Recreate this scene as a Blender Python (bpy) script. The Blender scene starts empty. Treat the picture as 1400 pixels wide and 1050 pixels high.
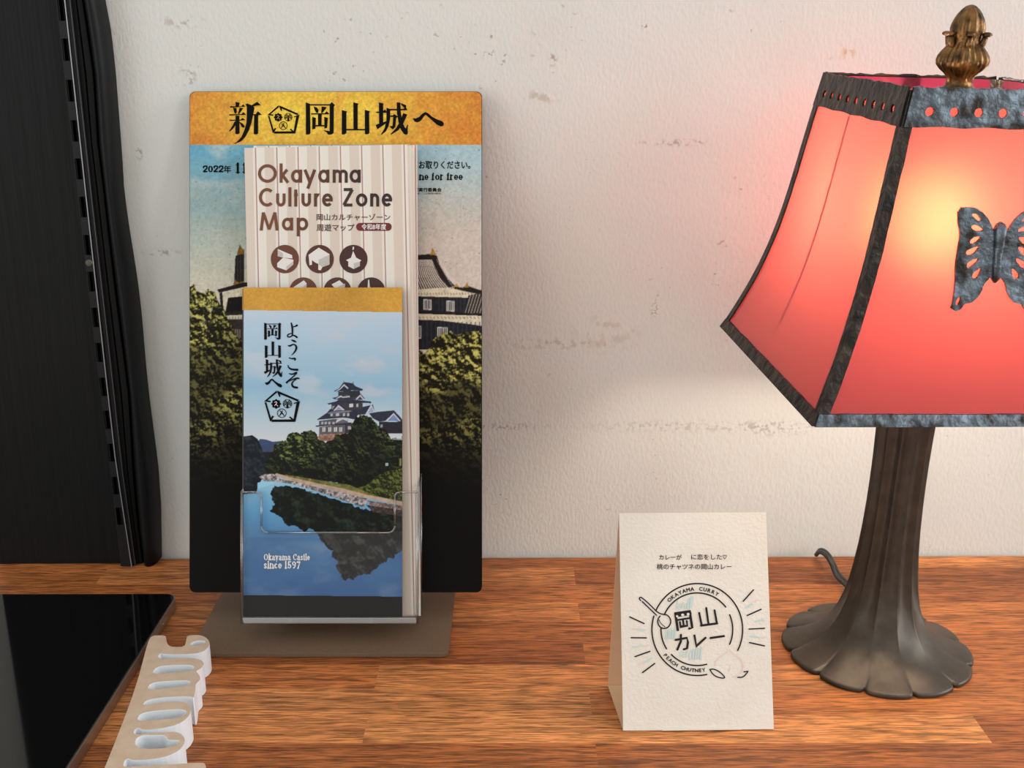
import bpy, bmesh, math, random
import numpy as np
from mathutils import Vector, Matrix
from mathutils.geometry import tessellate_polygon, delaunay_2d_cdt
random.seed(7)
SC = bpy.context.scene
COL = SC.collection

# ------------------------------------------------------------------ camera
F_PX, PITCH, CAM_H = 1453.0, math.radians(16.3), 0.347      # focal length in pixels of a 1400x1050 frame
cam_data = bpy.data.cameras.new('camera')
cam_data.sensor_width = 36.0
cam_data.sensor_fit = 'HORIZONTAL'
cam_data.lens = F_PX / 1400.0 * 36.0
cam_data.clip_start = 0.02
cam = bpy.data.objects.new('camera', cam_data)
COL.objects.link(cam)
cam.location = (0, 0, CAM_H)
cam.rotation_euler = (math.pi / 2 - PITCH, 0, 0)
SC.camera = cam

# ------------------------------------------------------------------ exposure, world, lights
SC.view_settings.view_transform = 'Standard'
SC.view_settings.look = 'None'
SC.view_settings.exposure = 0.0
SC.view_settings.gamma = 1.0
SC.view_settings.use_curve_mapping = False

world = bpy.data.worlds.new('room_light')
SC.world = world
world.use_nodes = True
wn = world.node_tree
wn.nodes['Background'].inputs[0].default_value = (1.0, 1.0, 0.95, 1)
wn.nodes['Background'].inputs[1].default_value = 0.70


def area_light(name, loc, target, sx, sy, power, color):
    d = bpy.data.lights.new(name, 'AREA')
    d.shape = 'RECTANGLE'
    d.size, d.size_y = sx, sy
    d.energy, d.color = power, color
    o = bpy.data.objects.new(name, d)
    COL.objects.link(o)
    o.location = loc
    o.rotation_euler = (Vector(target) - Vector(loc)).to_track_quat('-Z', 'Y').to_euler()
    return o


area_light('window_daylight', (2.0, 0.25, 0.65), (0.0, 0.6, 0.1), 0.8, 1.3, 24.0, (0.93, 0.97, 1.0))
area_light('front_window_daylight', (1.62, -0.92, 0.83), (0.27, 0.5, 0.22), 0.32, 0.75, 6.0, (0.96, 0.98, 1.0))
area_light('left_fill_light', (-1.5, -0.4, 0.5), (-0.25, 0.7, 0.1), 0.9, 0.9, 7.0, (0.92, 0.97, 1.0))  # added light lifting the dark wall strip at left, no known window
area_light('ceiling_daylight', (0.0, -0.2, 1.9), (0.0, 0.65, 0.2), 1.6, 1.2, 2.0, (1.0, 0.98, 0.95))
BULB_POWER = 84.0


# ------------------------------------------------------------------ helpers: colour, materials
def lin(c):
    c = c / 255.0
    return c / 12.92 if c <= 0.04045 else ((c + 0.055) / 1.055) ** 2.4


def rgb(r, g, b):
    return (lin(r), lin(g), lin(b), 1.0)


def new_mat(name):
    m = bpy.data.materials.new(name)
    m.use_nodes = True
    nt = m.node_tree
    return m, nt, nt.nodes['Principled BSDF'], nt.nodes['Material Output']


def mat(name, color, rough=0.6, metal=0.0, bump=0.0, bscale=200.0, var=0.0, vscale=20.0, spec=0.5, color2=None):
    m, nt, b, out = new_mat(name)
    b.inputs['Base Color'].default_value = color
    b.inputs['Roughness'].default_value = rough
    b.inputs['Metallic'].default_value = metal
    b.inputs['Specular IOR Level'].default_value = spec
    tc = nt.nodes.new('ShaderNodeTexCoord')
    if var > 0 or color2:
        n = nt.nodes.new('ShaderNodeTexNoise')
        n.inputs['Scale'].default_value = vscale
        n.inputs['Detail'].default_value = 5
        nt.links.new(tc.outputs['Object'], n.inputs['Vector'])
        r = nt.nodes.new('ShaderNodeValToRGB')
        r.color_ramp.elements[0].position = 0.35
        r.color_ramp.elements[1].position = 0.65
        c2 = color2 or tuple(min(1, x * (1 + var)) for x in color[:3]) + (1,)
        c1 = color if color2 else tuple(x * (1 - var) for x in color[:3]) + (1,)
        r.color_ramp.elements[0].color = c1
        r.color_ramp.elements[1].color = c2
        nt.links.new(n.outputs['Fac'], r.inputs['Fac'])
        nt.links.new(r.outputs['Color'], b.inputs['Base Color'])
    if bump > 0:
        n2 = nt.nodes.new('ShaderNodeTexNoise')
        n2.inputs['Scale'].default_value = bscale
        n2.inputs['Detail'].default_value = 4
        nt.links.new(tc.outputs['Object'], n2.inputs['Vector'])
        bp = nt.nodes.new('ShaderNodeBump')
        bp.inputs['Strength'].default_value = bump
        bp.inputs['Distance'].default_value = 0.002
        nt.links.new(n2.outputs['Fac'], bp.inputs['Height'])
        nt.links.new(bp.outputs['Normal'], b.inputs['Normal'])
    return m


def print_mat(name, rough=0.45, spec=0.4):
    m, nt, b, out = new_mat(name)
    a = nt.nodes.new('ShaderNodeAttribute')
    a.attribute_name = 'Col'
    nt.links.new(a.outputs['Color'], b.inputs['Base Color'])
    b.inputs['Roughness'].default_value = rough
    b.inputs['Specular IOR Level'].default_value = spec
    return m


# ------------------------------------------------------------------ helpers: view geometry (photo pixels -> points in the room)
CP, SP = math.cos(PITCH), math.sin(PITCH)
FWD, UPV, RGT = Vector((0, CP, -SP)), Vector((0, SP, CP)), Vector((1, 0, 0))
EYE = Vector((0, 0, CAM_H))


def ray(px, py):
    return FWD + RGT * ((px - 700) / F_PX) + UPV * ((525 - py) / F_PX)


def on_plane(px, py, p0, n):
    r = ray(px, py)
    t = (Vector(p0) - EYE).dot(n) / r.dot(n)
    return EYE + r * t


def on_z(px, py, z=0.0):
    return on_plane(px, py, (0, 0, z), Vector((0, 0, 1)))


class Frame:
    """A flat face: origin, in-plane axes u, v and outward normal n."""
    def __init__(s, o, u, v):
        s.o, s.u, s.v = Vector(o), Vector(u).normalized(), Vector(v).normalized()
        s.n = s.u.cross(s.v).normalized()

    def px(s, x, y):
        p = on_plane(x, y, s.o, s.n) - s.o
        return (p.dot(s.u), p.dot(s.v))

    def w(s, a, b, d=0.0):
        return s.o + s.u * a + s.v * b + s.n * d


def tilted_frame(zc):
    """Plane leaning back by the stand's angle, zc metres along the sight line."""
    return Frame(EYE + FWD * zc, RGT, UPV)


# ------------------------------------------------------------------ helpers: objects
def root(name, label, cat, loc, group=None):
    o = bpy.data.objects.new(name, None)
    o.empty_display_size = 0.02
    COL.objects.link(o)
    o.location = loc
    tag(o, label, cat, group)
    return o


def tag(o, label, cat, group=None):
    o['label'] = label
    o['category'] = cat
    if group:
        o['group'] = group
    return o


def base_of(p):
    v = Vector((0, 0, 0))
    while p is not None:
        v = v + p.location
        p = p.parent
    return v


def build(name, verts, faces, material, parent=None, smooth=False, label=None, loc=None, mats=None, fm=None, recalc=True):
    off = base_of(parent) if parent else Vector(loc or (0, 0, 0))
    me = bpy.data.meshes.new(name)
    me.from_pydata([tuple(Vector(v) - off) for v in verts], [], [tuple(f) for f in faces])
    for mm in (mats or [material]):
        me.materials.append(mm)
    if fm:
        me.polygons.foreach_set('material_index', fm)
    if recalc:
        bm = bmesh.new()
        bm.from_mesh(me)
        bmesh.ops.recalc_face_normals(bm, faces=bm.faces)
        bm.to_mesh(me)
        bm.free()
    if smooth:
        me.polygons.foreach_set('use_smooth', [True] * len(me.polygons))
    o = bpy.data.objects.new(name, me)
    COL.objects.link(o)
    if parent:
        o.parent = parent
    elif loc:
        o.location = loc
    if label:
        o['label'] = label
    return o


def bevel(o, w, seg=2, angle=35):
    m = o.modifiers.new('bevel', 'BEVEL')
    m.width, m.segments, m.limit_method = w, seg, 'ANGLE'
    m.angle_limit = math.radians(angle)
    return o


def fill_loops(loops):
    """Triangles filling an outline with holes (indices into the concatenated loops)."""
    if len(loops) == 1:
        return [tuple(t) for t in tessellate_polygon([[Vector((p[0], p[1], 0)) for p in loops[0]]])]
    allp = [p for l in loops for p in l]
    xs, ys = [p[0] for p in allp], [p[1] for p in allp]
    sx, sy = 1 / (max(xs) - min(xs)), 1 / (max(ys) - min(ys))
    q = [Vector(((p[0] - min(xs)) * sx, (p[1] - min(ys)) * sy)) for p in allp]
    es, k = [], 0
    for l in loops:
        es += [(k + i, k + (i + 1) % len(l)) for i in range(len(l))]
        k += len(l)
    vo, eo, fo, ov, oe, of = delaunay_2d_cdt(q, es, [], 0, 1e-7)
    tris = []
    for f in fo:
        if any(not ov[i] for i in f):
            continue
        cx, cy = sum(vo[i].x for i in f) / 3, sum(vo[i].y for i in f) / 3
        ins = False
        for (i, j) in es:
            (x1, y1), (x2, y2) = q[i], q[j]
            if (y1 > cy) != (y2 > cy) and cx < (x2 - x1) * (cy - y1) / (y2 - y1) + x1:
                ins = not ins
        if ins:
            tris.append(tuple(ov[i][0] for i in f))
    return tris


class MB:
    def __init__(s):
        s.v, s.f = [], []

    def add(s, verts, faces):
        k = len(s.v)
        s.v += [Vector(v) for v in verts]
        s.f += [tuple(i + k for i in f) for f in faces]

    def hexa(s, a, b):
        """Solid between quad a and quad b (same winding)."""
        s.add(list(a) + list(b), [(0, 1, 2, 3), (7, 6, 5, 4), (0, 4, 5, 1), (1, 5, 6, 2), (2, 6, 7, 3), (3, 7, 4, 0)])

    def box(s, x0, y0, z0, x1, y1, z1):
        s.hexa([(x0, y0, z0), (x1, y0, z0), (x1, y1, z0), (x0, y1, z0)],
               [(x0, y0, z1), (x1, y0, z1), (x1, y1, z1), (x0, y1, z1)])

    def tube(s, pts, radii, n=10, cap=True):
        pts = [Vector(p) for p in pts]
        if not hasattr(radii, '__len__'):
            radii = [radii] * len(pts)
        ref = Vector((0.31, 0.17, 0.93))
        rings = []
        for i, p in enumerate(pts):
            t = (pts[min(i + 1, len(pts) - 1)] - pts[max(i - 1, 0)]).normalized()
            a = t.cross(ref).normalized()
            b = t.cross(a).normalized()
            rings.append([p + (a * math.cos(2 * math.pi * k / n) + b * math.sin(2 * math.pi * k / n)) * radii[i] for k in range(n)])
        vs = [v for r in rings for v in r]
        fs = []
        for i in range(len(pts) - 1):
            for k in range(n):
                k2 = (k + 1) % n
                fs.append((i * n + k, i * n + k2, (i + 1) * n + k2, (i + 1) * n + k))
        if cap:
            fs.append(tuple(range(n)))
            fs.append(tuple(range((len(pts) - 1) * n, len(pts) * n)))
        s.add(vs, fs)

    def lathe(s, c, prof, n=48, rfun=None):
        """prof: list of (r, z); rfun(r, z, phi) may modulate the radius."""
        c = Vector(c)
        vs, fs = [], []
        for (r, z) in prof:
            for k in range(n):
                a = 2 * math.pi * k / n
                rr = rfun(r, z, a) if rfun else r
                vs.append(c + Vector((rr * math.cos(a), rr * math.sin(a), z)))
        for i in range(len(prof) - 1):
            for k in range(n):
                k2 = (k + 1) % n
                fs.append((i * n + k, i * n + k2, (i + 1) * n + k2, (i + 1) * n + k))
        fs.append(tuple(range(n)))
        fs.append(tuple(range((len(prof) - 1) * n, len(prof) * n)))
        s.add(vs, fs)

    def plate(s, outer, holes, wfun, d0, d1):
        """Extruded 2-D outline with holes; wfun(a, b, d) places a 2-D point at depth d."""
        loops = [outer] + list(holes)
        flat = [p for l in loops for p in l]
        tris = fill_loops(loops)
        n = len(flat)
        vs = [wfun(p[0], p[1], d0) for p in flat] + [wfun(p[0], p[1], d1) for p in flat]
        fs = [tuple(t) for t in tris] + [tuple(i + n for i in reversed(t)) for t in tris]
        k = 0
        for l in loops:
            m = len(l)
            for i in range(m):
                j = (i + 1) % m
                fs.append((k + i, k + j, k + j + n, k + i + n))
            k += m
        s.add(vs, fs)

    def ob(s, name, material, parent=None, **kw):
        return build(name, s.v, s.f, material, parent, **kw)


def rounded(x0, y0, x1, y1, r, n=6):
    pts = []
    for (cx, cy, a0) in ((x1 - r, y1 - r, 0), (x0 + r, y1 - r, 90), (x0 + r, y0 + r, 180), (x1 - r, y0 + r, 270)):
        for k in range(n + 1):
            a = math.radians(a0 + 90 * k / n)
            pts.append((cx + r * math.cos(a), cy + r * math.sin(a)))
    return pts


def ell(cx, cy, rx, ry=None, n=24, rot=0.0):
    ry = ry or rx
    c, s = math.cos(rot), math.sin(rot)
    out = []
    for k in range(n):
        a = 2 * math.pi * k / n
        x, y = rx * math.cos(a), ry * math.sin(a)
        out.append((cx + x * c - y * s, cy + x * s + y * c))
    return out


def arc_pts(cx, cy, rx, ry, a0, a1, n=20):
    """Degrees, 0 = right, 90 = up (pixel y grows downward)."""
    return [(cx + rx * math.cos(math.radians(a0 + (a1 - a0) * k / n)), cy - ry * math.sin(math.radians(a0 + (a1 - a0) * k / n))) for k in range(n + 1)]


def smooth_closed(pts, it=2):
    for _ in range(it):
        q = []
        for i in range(len(pts)):
            a, b = pts[i], pts[(i + 1) % len(pts)]
            q.append((a[0] * .75 + b[0] * .25, a[1] * .75 + b[1] * .25))
            q.append((a[0] * .25 + b[0] * .75, a[1] * .25 + b[1] * .75))
        pts = q
    return pts


def smooth_open(pts, it=2):
    for _ in range(it):
        q = [pts[0]]
        for i in range(len(pts) - 1):
            a, b = pts[i], pts[i + 1]
            q.append(tuple(x * .75 + y * .25 for x, y in zip(a, b)))
            q.append(tuple(x * .25 + y * .75 for x, y in zip(a, b)))
        q.append(pts[-1])
        pts = q
    return pts


def stroke(pts, w, cap=True, smooth=0):
    """Brush stroke: pts (x, y) with width w, or (x, y, width). Returns polygons."""
    P = [(p[0], p[1], (p[2] if len(p) > 2 else w)) for p in pts]
    if smooth:
        P = smooth_open(P, smooth)
    L, R = [], []
    for i, (x, y, ww) in enumerate(P):
        a, b = P[max(i - 1, 0)], P[min(i + 1, len(P) - 1)]
        tx, ty = b[0] - a[0], b[1] - a[1]
        l = math.hypot(tx, ty) or 1
        m = 1.0
        if 0 < i < len(P) - 1:
            d1 = (x - a[0], y - a[1])
            l1 = math.hypot(*d1) or 1
            cs = abs((d1[0] * tx + d1[1] * ty) / (l1 * l))
            m = 1 / max(cs, 0.6)
        nx, ny = -ty / l * ww / 2 * m, tx / l * ww / 2 * m
        L.append((x + nx, y + ny))
        R.append((x - nx, y - ny))
    polys = [[L[i], L[i + 1], R[i + 1], R[i]] for i in range(len(P) - 1)]
    if cap:
        polys.append(ell(P[0][0], P[0][1], P[0][2] / 2, n=12))
        polys.append(ell(P[-1][0], P[-1][1], P[-1][2] / 2, n=12))
    return polys


def shift(polys, ox, oy, s, sy=None):
    sy = sy or s
    return [[(ox + x * s, oy + y * sy) for (x, y) in p] for p in polys]


def ink(name, polys, frame, material, parent, d=0.00012, px=True, label=None):
    """Flat printed shapes lying on a face. polys: lists of photo pixels (px) or of face coordinates."""
    vs, fs = [], []
    for i_, p in enumerate(polys):
        q = [frame.px(x, y) for (x, y) in p] if px else p
        k = len(vs)
        dd = d + 6e-5 * i_ / len(polys)      # overlapping strokes never lie exactly in one plane
        vs += [frame.w(a, b, dd) for (a, b) in q]
        if len(q) <= 4 and len(q) > 2 and convex(q):
            fs.append(tuple(range(k, k + len(q))))
        else:
            for t in tessellate_polygon([[Vector((a, b, 0)) for (a, b) in q]]):
                fs.append(tuple(i + k for i in t))
    o = build(name, vs, fs, material, parent, recalc=False, label=label)
    me = o.data
    flip = [p.index for p in me.polygons if p.normal.dot(frame.n) < 0]
    if flip:
        bm = bmesh.new()
        bm.from_mesh(me)
        bm.faces.ensure_lookup_table()
        bmesh.ops.reverse_faces(bm, faces=[bm.faces[i] for i in flip])
        bm.to_mesh(me)
        bm.free()
    return o


def convex(q):
    s = 0
    for i in range(len(q)):
        a, b, c = q[i], q[(i + 1) % len(q)], q[(i + 2) % len(q)]
        z = (b[0] - a[0]) * (c[1] - b[1]) - (b[1] - a[1]) * (c[0] - b[0])
        if z > 0:
            if s < 0:
                return False
            s = 1
        elif z < 0:
            if s > 0:
                return False
            s = -1
    return True


_tcache = {}


def text_tris(s, bold=0.0):
    key = (s, bold)
    if key not in _tcache:
        c = bpy.data.curves.new('tmp', 'FONT')
        c.body = s
        c.offset = bold
        c.resolution_u = 3
        o = bpy.data.objects.new('tmp', c)
        COL.objects.link(o)
        dg = bpy.context.evaluated_depsgraph_get()
        me = bpy.data.meshes.new_from_object(o.evaluated_get(dg))
        V = [(v.co.x, v.co.y) for v in me.vertices]
        Fc = [[V[i] for i in p.vertices] for p in me.polygons]
        bpy.data.objects.remove(o)
        bpy.data.curves.remove(c)
        bpy.data.meshes.remove(me)
        _tcache[key] = Fc
    return _tcache[key]


def text_px(s, x0, x1, ytop, ybot, bold=0.0):
    """Polygons of a line of type fitted to a pixel box; bold (em) overprints shifted copies."""
    Fc = text_tris(s)
    xs = [p[0] for f in Fc for p in f]
    ys = [p[1] for f in Fc for p in f]
    ax, bx, ay, by = min(xs), max(xs), min(ys), max(ys)
    kx, ky = (x1 - x0) / (bx - ax), (ytop - ybot) / (by - ay)
    out = []
    for (dx, dy) in (((-1, 0), (1, 0), (0, -1), (0, 1)) if bold else ((0, 0),)):
        out += [[(x0 + (p[0] - ax + dx * bold) * kx, ybot + (p[1] - ay + dy * bold) * ky) for p in f] for f in Fc]
    return out


# ------------------------------------------------------------------ helpers: printed pictures (colour per vertex of a flat sheet)
def vnoise(X, Y, seed):
    rs = np.random.RandomState(seed)
    T = rs.rand(64, 64)
    xi, yi = np.floor(X).astype(int), np.floor(Y).astype(int)
    fx, fy = X - xi, Y - yi
    fx, fy = fx * fx * (3 - 2 * fx), fy * fy * (3 - 2 * fy)
    g = lambda a, b: T[a % 64, b % 64]
    return (g(xi, yi) * (1 - fx) + g(xi + 1, yi) * fx) * (1 - fy) + (g(xi, yi + 1) * (1 - fx) + g(xi + 1, yi + 1) * fx) * fy


def fbm(X, Y, scale, seed, octv=4):
    out, amp, tot = 0, 1.0, 0.0
    for o in range(octv):
        out = out + amp * vnoise(X / scale * 2 ** o + 17 * o, Y / scale * 2 ** o + 31 * o, seed + o)
        tot += amp
        amp *= 0.55
    return out / tot


class Picture:
    def __init__(s, x0, y0, x1, y1, step):
        s.nx, s.ny = int(round((x1 - x0) / step)) + 1, int(round((y1 - y0) / step)) + 1
        s.x, s.y = np.linspace(x0, x1, s.nx), np.linspace(y0, y1, s.ny)
        s.X, s.Y = np.meshgrid(s.x, s.y)
        s.C = np.zeros((s.ny, s.nx, 3))
        s.st = (x1 - x0) / (s.nx - 1)

    def mask(s, poly):
        M = np.zeros_like(s.X)
        P = np.array(poly, float)
        for dx, dy in ((-.25, -.25), (.25, -.25), (-.25, .25), (.25, .25)):
            X, Y = s.X + dx * s.st, s.Y + dy * s.st
            ins = np.zeros(X.shape, bool)
            for i in range(len(P)):
                x1, y1 = P[i]
                x2, y2 = P[i - 1]
                if y1 == y2:
                    continue
                c = ((y1 > Y) != (y2 > Y)) & (X < (x2 - x1) * (Y - y1) / (y2 - y1) + x1)
                ins ^= c
            M += ins / 4.0
        return M

    def blend(s, M, c):
        c = np.asarray(c, float)
        s.C = s.C * (1 - M[..., None]) + c * M[..., None]

    def poly(s, pts, c, amp=0.0, scale=4.0, seed=1, alpha=1.0):
        M = s.mask(pts) * alpha
        col = np.ones(s.X.shape + (3,)) * np.array(c, float)
        if amp:
            col = col * (1 + amp * (fbm(s.X, s.Y, scale, seed) - .5)[..., None] * 2)
        s.blend(M, col)

    def ragged(s, M, amp, scale, seed):
        """Breaks up a mask's outline without opening holes inside it."""
        dx = (fbm(s.X, s.Y, scale, seed, 3) - .5) * 2 * amp / s.st
        dy = (fbm(s.X, s.Y, scale, seed + 5, 3) - .5) * 2 * amp / s.st
        i, j = np.indices(M.shape)
        return M[np.clip((i + dy).astype(int), 0, s.ny - 1), np.clip((j + dx).astype(int), 0, s.nx - 1)]

    def line(s, pts, w, c, alpha=1.0):
        for q in stroke(pts, w, cap=False):
            s.poly(q, c, alpha=alpha)

    def grad(s, M, stops, axis='y'):
        t = s.Y if axis == 'y' else s.X
        xs = [q[0] for q in stops]
        col = np.stack([np.interp(t, xs, [q[1][k] for q in stops]) for k in range(3)], -1)
        s.blend(M, col)

    def foliage(s, M, dark, light, scale=14.0, seed=3, gain=3.2, bias=0.30, rough=0.8, tint=None):
        Fn = lambda X, Y: fbm(X, Y, scale, seed, 5)
        A = Fn(s.X, s.Y)
        e = A - Fn(s.X + scale * .12, s.Y - scale * .22)
        fine = fbm(s.X, s.Y, scale * .22, seed + 9, 3) - .5
        t = np.clip(bias - gain * e * -1 + (A - .5) * 1.2 + fine * rough, 0, 1)
        t = t * t * (3 - 2 * t)
        col = np.array(dark, float) * (1 - t[..., None]) + np.array(light, float) * t[..., None]
        if tint is not None:
            col = col * tint[..., None]
        s.blend(M, col)

    def sheet(s, name, frame, material, parent, d=0.0, label=None):
        """The picture as a flat grid whose vertices carry the printed colours."""
        me = bpy.data.meshes.new(name)
        off = base_of(parent)
        k0, k1 = frame.px(s.x[0], s.y[0]), frame.px(s.x[-1], s.y[-1])
        a = np.linspace(k0[0], k1[0], s.nx)
        b = np.linspace(k0[1], k1[1], s.ny)
        A, B = np.meshgrid(a, b)
        o0, u, v, n = (np.array(q) for q in (frame.o + frame.n * d - off, frame.u, frame.v, frame.n))
        V = o0 + A[..., None] * u + B[..., None] * v
        nv, nx, ny = s.nx * s.ny, s.nx, s.ny
        me.vertices.add(nv)
        me.vertices.foreach_set('co', V.reshape(-1).astype(np.float32))
        idx = np.arange(nv).reshape(ny, nx)
        q = np.stack([idx[1:, :-1], idx[1:, 1:], idx[:-1, 1:], idx[:-1, :-1]], -1).reshape(-1, 4)
        me.loops.add(q.size)
        me.polygons.add(len(q))
        me.loops.foreach_set('vertex_index', q.reshape(-1).astype(np.int32))
        me.polygons.foreach_set('loop_start', np.arange(0, q.size, 4, dtype=np.int32))
        me.update(calc_edges=True)
        me.validate()
        at = me.color_attributes.new('Col', 'FLOAT_COLOR', 'POINT')
        c = np.clip(s.C, 0, 255) / 255.0
        c = np.where(c <= 0.04045, c / 12.92, ((c + 0.055) / 1.055) ** 2.4)
        c = np.concatenate([c, np.ones(c.shape[:2] + (1,))], -1)
        at.data.foreach_set('color', c.reshape(-1).astype(np.float32))
        me.materials.append(material)
        o = bpy.data.objects.new(name, me)
        COL.objects.link(o)
        o.parent = parent
        if label:
            o['label'] = label
        return o

# ------------------------------------------------------------------ room: wall, floor, counter
W0, W1 = on_z(100, 761.3), on_z(1300, 757.2)
WU = (W1 - W0).normalized()
WALL = Frame(W0, WU, (0, 0, 1))


def wall_material():
    m, nt, b, out = new_mat('painted_wallpaper')
    L = nt.links
    tc = nt.nodes.new('ShaderNodeTexCoord')
    base = nt.nodes.new('ShaderNodeRGB')
    base.outputs[0].default_value = rgb(220, 222, 217)
    cur = base.outputs[0]

    def mix(fac, col):
        nonlocal cur
        mx = nt.nodes.new('ShaderNodeMix')
        mx.data_type = 'RGBA'
        L.new(fac, mx.inputs[0])
        L.new(cur, mx.inputs[6])
        mx.inputs[7].default_value = col
        cur = mx.outputs[2]

    def noise(scale, detail=4, vec=None):
        n = nt.nodes.new('ShaderNodeTexNoise')
        n.inputs['Scale'].default_value = scale
        n.inputs['Detail'].default_value = detail
        L.new(vec or tc.outputs['Object'], n.inputs['Vector'])
        return n.outputs['Fac']

    def maprange(v, a, b2, c=0.0, d=1.0):
        r = nt.nodes.new('ShaderNodeMapRange')
        L.new(v, r.inputs[0])
        for i, q in enumerate((a, b2, c, d)):
            r.inputs[i + 1].default_value = q
        return r.outputs[0]

    def mul(a, b2):
        q = nt.nodes.new('ShaderNodeMath')
        q.operation = 'MULTIPLY'
        L.new(a, q.inputs[0])
        if isinstance(b2, float):
            q.inputs[1].default_value = b2
        else:
            L.new(b2, q.inputs[1])
        return q.outputs[0]
    grime = noise(9, 6)
    mix(maprange(grime, 0.55, 0.8, 0, 0.22), rgb(196, 186, 172))
    specks = noise(260, 2)
    zone = noise(14, 3)
    mix(mul(maprange(specks, 0.68, 0.74), maprange(zone, 0.52, 0.66, 0, 0.55)), rgb(120, 108, 92))
    # scuffs, peeled paint and scratches: (photo pixel, half sizes in mm, colour, strength, noise scale)
    spots = [(755, 82, 4, 5, (150, 128, 98), .8, 300), (882, 35, 4, 3, (140, 120, 95), .8, 300), (798, 56, 2, 1.5, (90, 80, 70), .8, 400),
             (1160, 72, 6, 5, (205, 190, 160), 1.0, 120), (1142, 80, 8, 1.5, (205, 190, 165), .7, 200), (740, 132, 16, 6, (170, 152, 130), .45, 180),
             (760, 470, 60, 5, (178, 168, 155), .5, 240), (830, 455, 30, 18, (196, 186, 172), .5, 160), (690, 583, 40, 4, (130, 122, 112), .45, 420),
             (930, 583, 90, 6, (150, 142, 132), .35, 420), (1060, 585, 40, 8, (130, 124, 116), .4, 420), (250, 30, 18, 5, (150, 140, 125), .5, 240),
             (256, 105, 7, 7, (130, 118, 100), .7, 240), (190, 210, 3, 5, (120, 105, 85), .7, 300), (220, 345, 16, 3, (150, 138, 122), .6, 260),
             (925, 195, 30, 3, (150, 130, 115), .6, 360), (990, 333, 6, 3, (150, 130, 110), .7, 300), (895, 425, 3, 10, (140, 132, 122), .7, 500)]
    for (px, py, rx, ry, c, st, ns) in spots:
        p = on_plane(px, py, WALL.o, WALL.n)
        sub = nt.nodes.new('ShaderNodeVectorMath')
        sub.operation = 'SUBTRACT'
        L.new(tc.outputs['Object'], sub.inputs[0])
        sub.inputs[1].default_value = p
        sc = nt.nodes.new('ShaderNodeVectorMath')
        sc.operation = 'MULTIPLY'
        L.new(sub.outputs[0], sc.inputs[0])
        sc.inputs[1].default_value = (1000 / rx, 0.0, 1000 / ry)
        ln = nt.nodes.new('ShaderNodeVectorMath')
        ln.operation = 'LENGTH'
        L.new(sc.outputs[0], ln.inputs[0])
        near = maprange(ln.outputs['Value'], 1.0, 0.35)
        nz = maprange(noise(ns, 5), 0.50 if st < .99 else 0.49, 0.60 if st < .99 else 0.52)
        mix(mul(mul(near, nz), st), rgb(*c))
    L.new(cur, b.inputs['Base Color'])
    b.inputs['Roughness'].default_value = 0.75
    b.inputs['Specular IOR Level'].default_value = 0.25
    mp = nt.nodes.new('ShaderNodeMapping')
    mp.inputs['Scale'].default_value = (1.5, 1.5, 0.8)
    L.new(tc.outputs['Object'], mp.inputs['Vector'])
    n1 = noise(320, 3, mp.outputs['Vector'])
    bp = nt.nodes.new('ShaderNodeBump')
    bp.inputs['Strength'].default_value = 0.24
    bp.inputs['Distance'].default_value = 0.0016
    L.new(n1, bp.inputs['Height'])
    L.new(bp.outputs['Normal'], b.inputs['Normal'])
    return m


mb = MB()
mb.hexa([WALL.w(-.9, -.75), WALL.w(1.5, -.75), WALL.w(1.5, 1.5), WALL.w(-.9, 1.5)],
        [WALL.w(-.9, -.75, -.1), WALL.w(1.5, -.75, -.1), WALL.w(1.5, 1.5, -.1), WALL.w(-.9, 1.5, -.1)])
o = mb.ob('wall_back', wall_material())
o['kind'] = 'structure'
o['label'] = 'white painted wall with scuffs behind the counter'
mb = MB()
mb.box(-1.6, -2.2, -.80, 2.2, .9, -.75)
o = mb.ob('floor', mat('concrete', rgb(120, 112, 104), 0.7, var=.12, vscale=6))
o['kind'] = 'structure'
o['label'] = 'floor below the counter'


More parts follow.
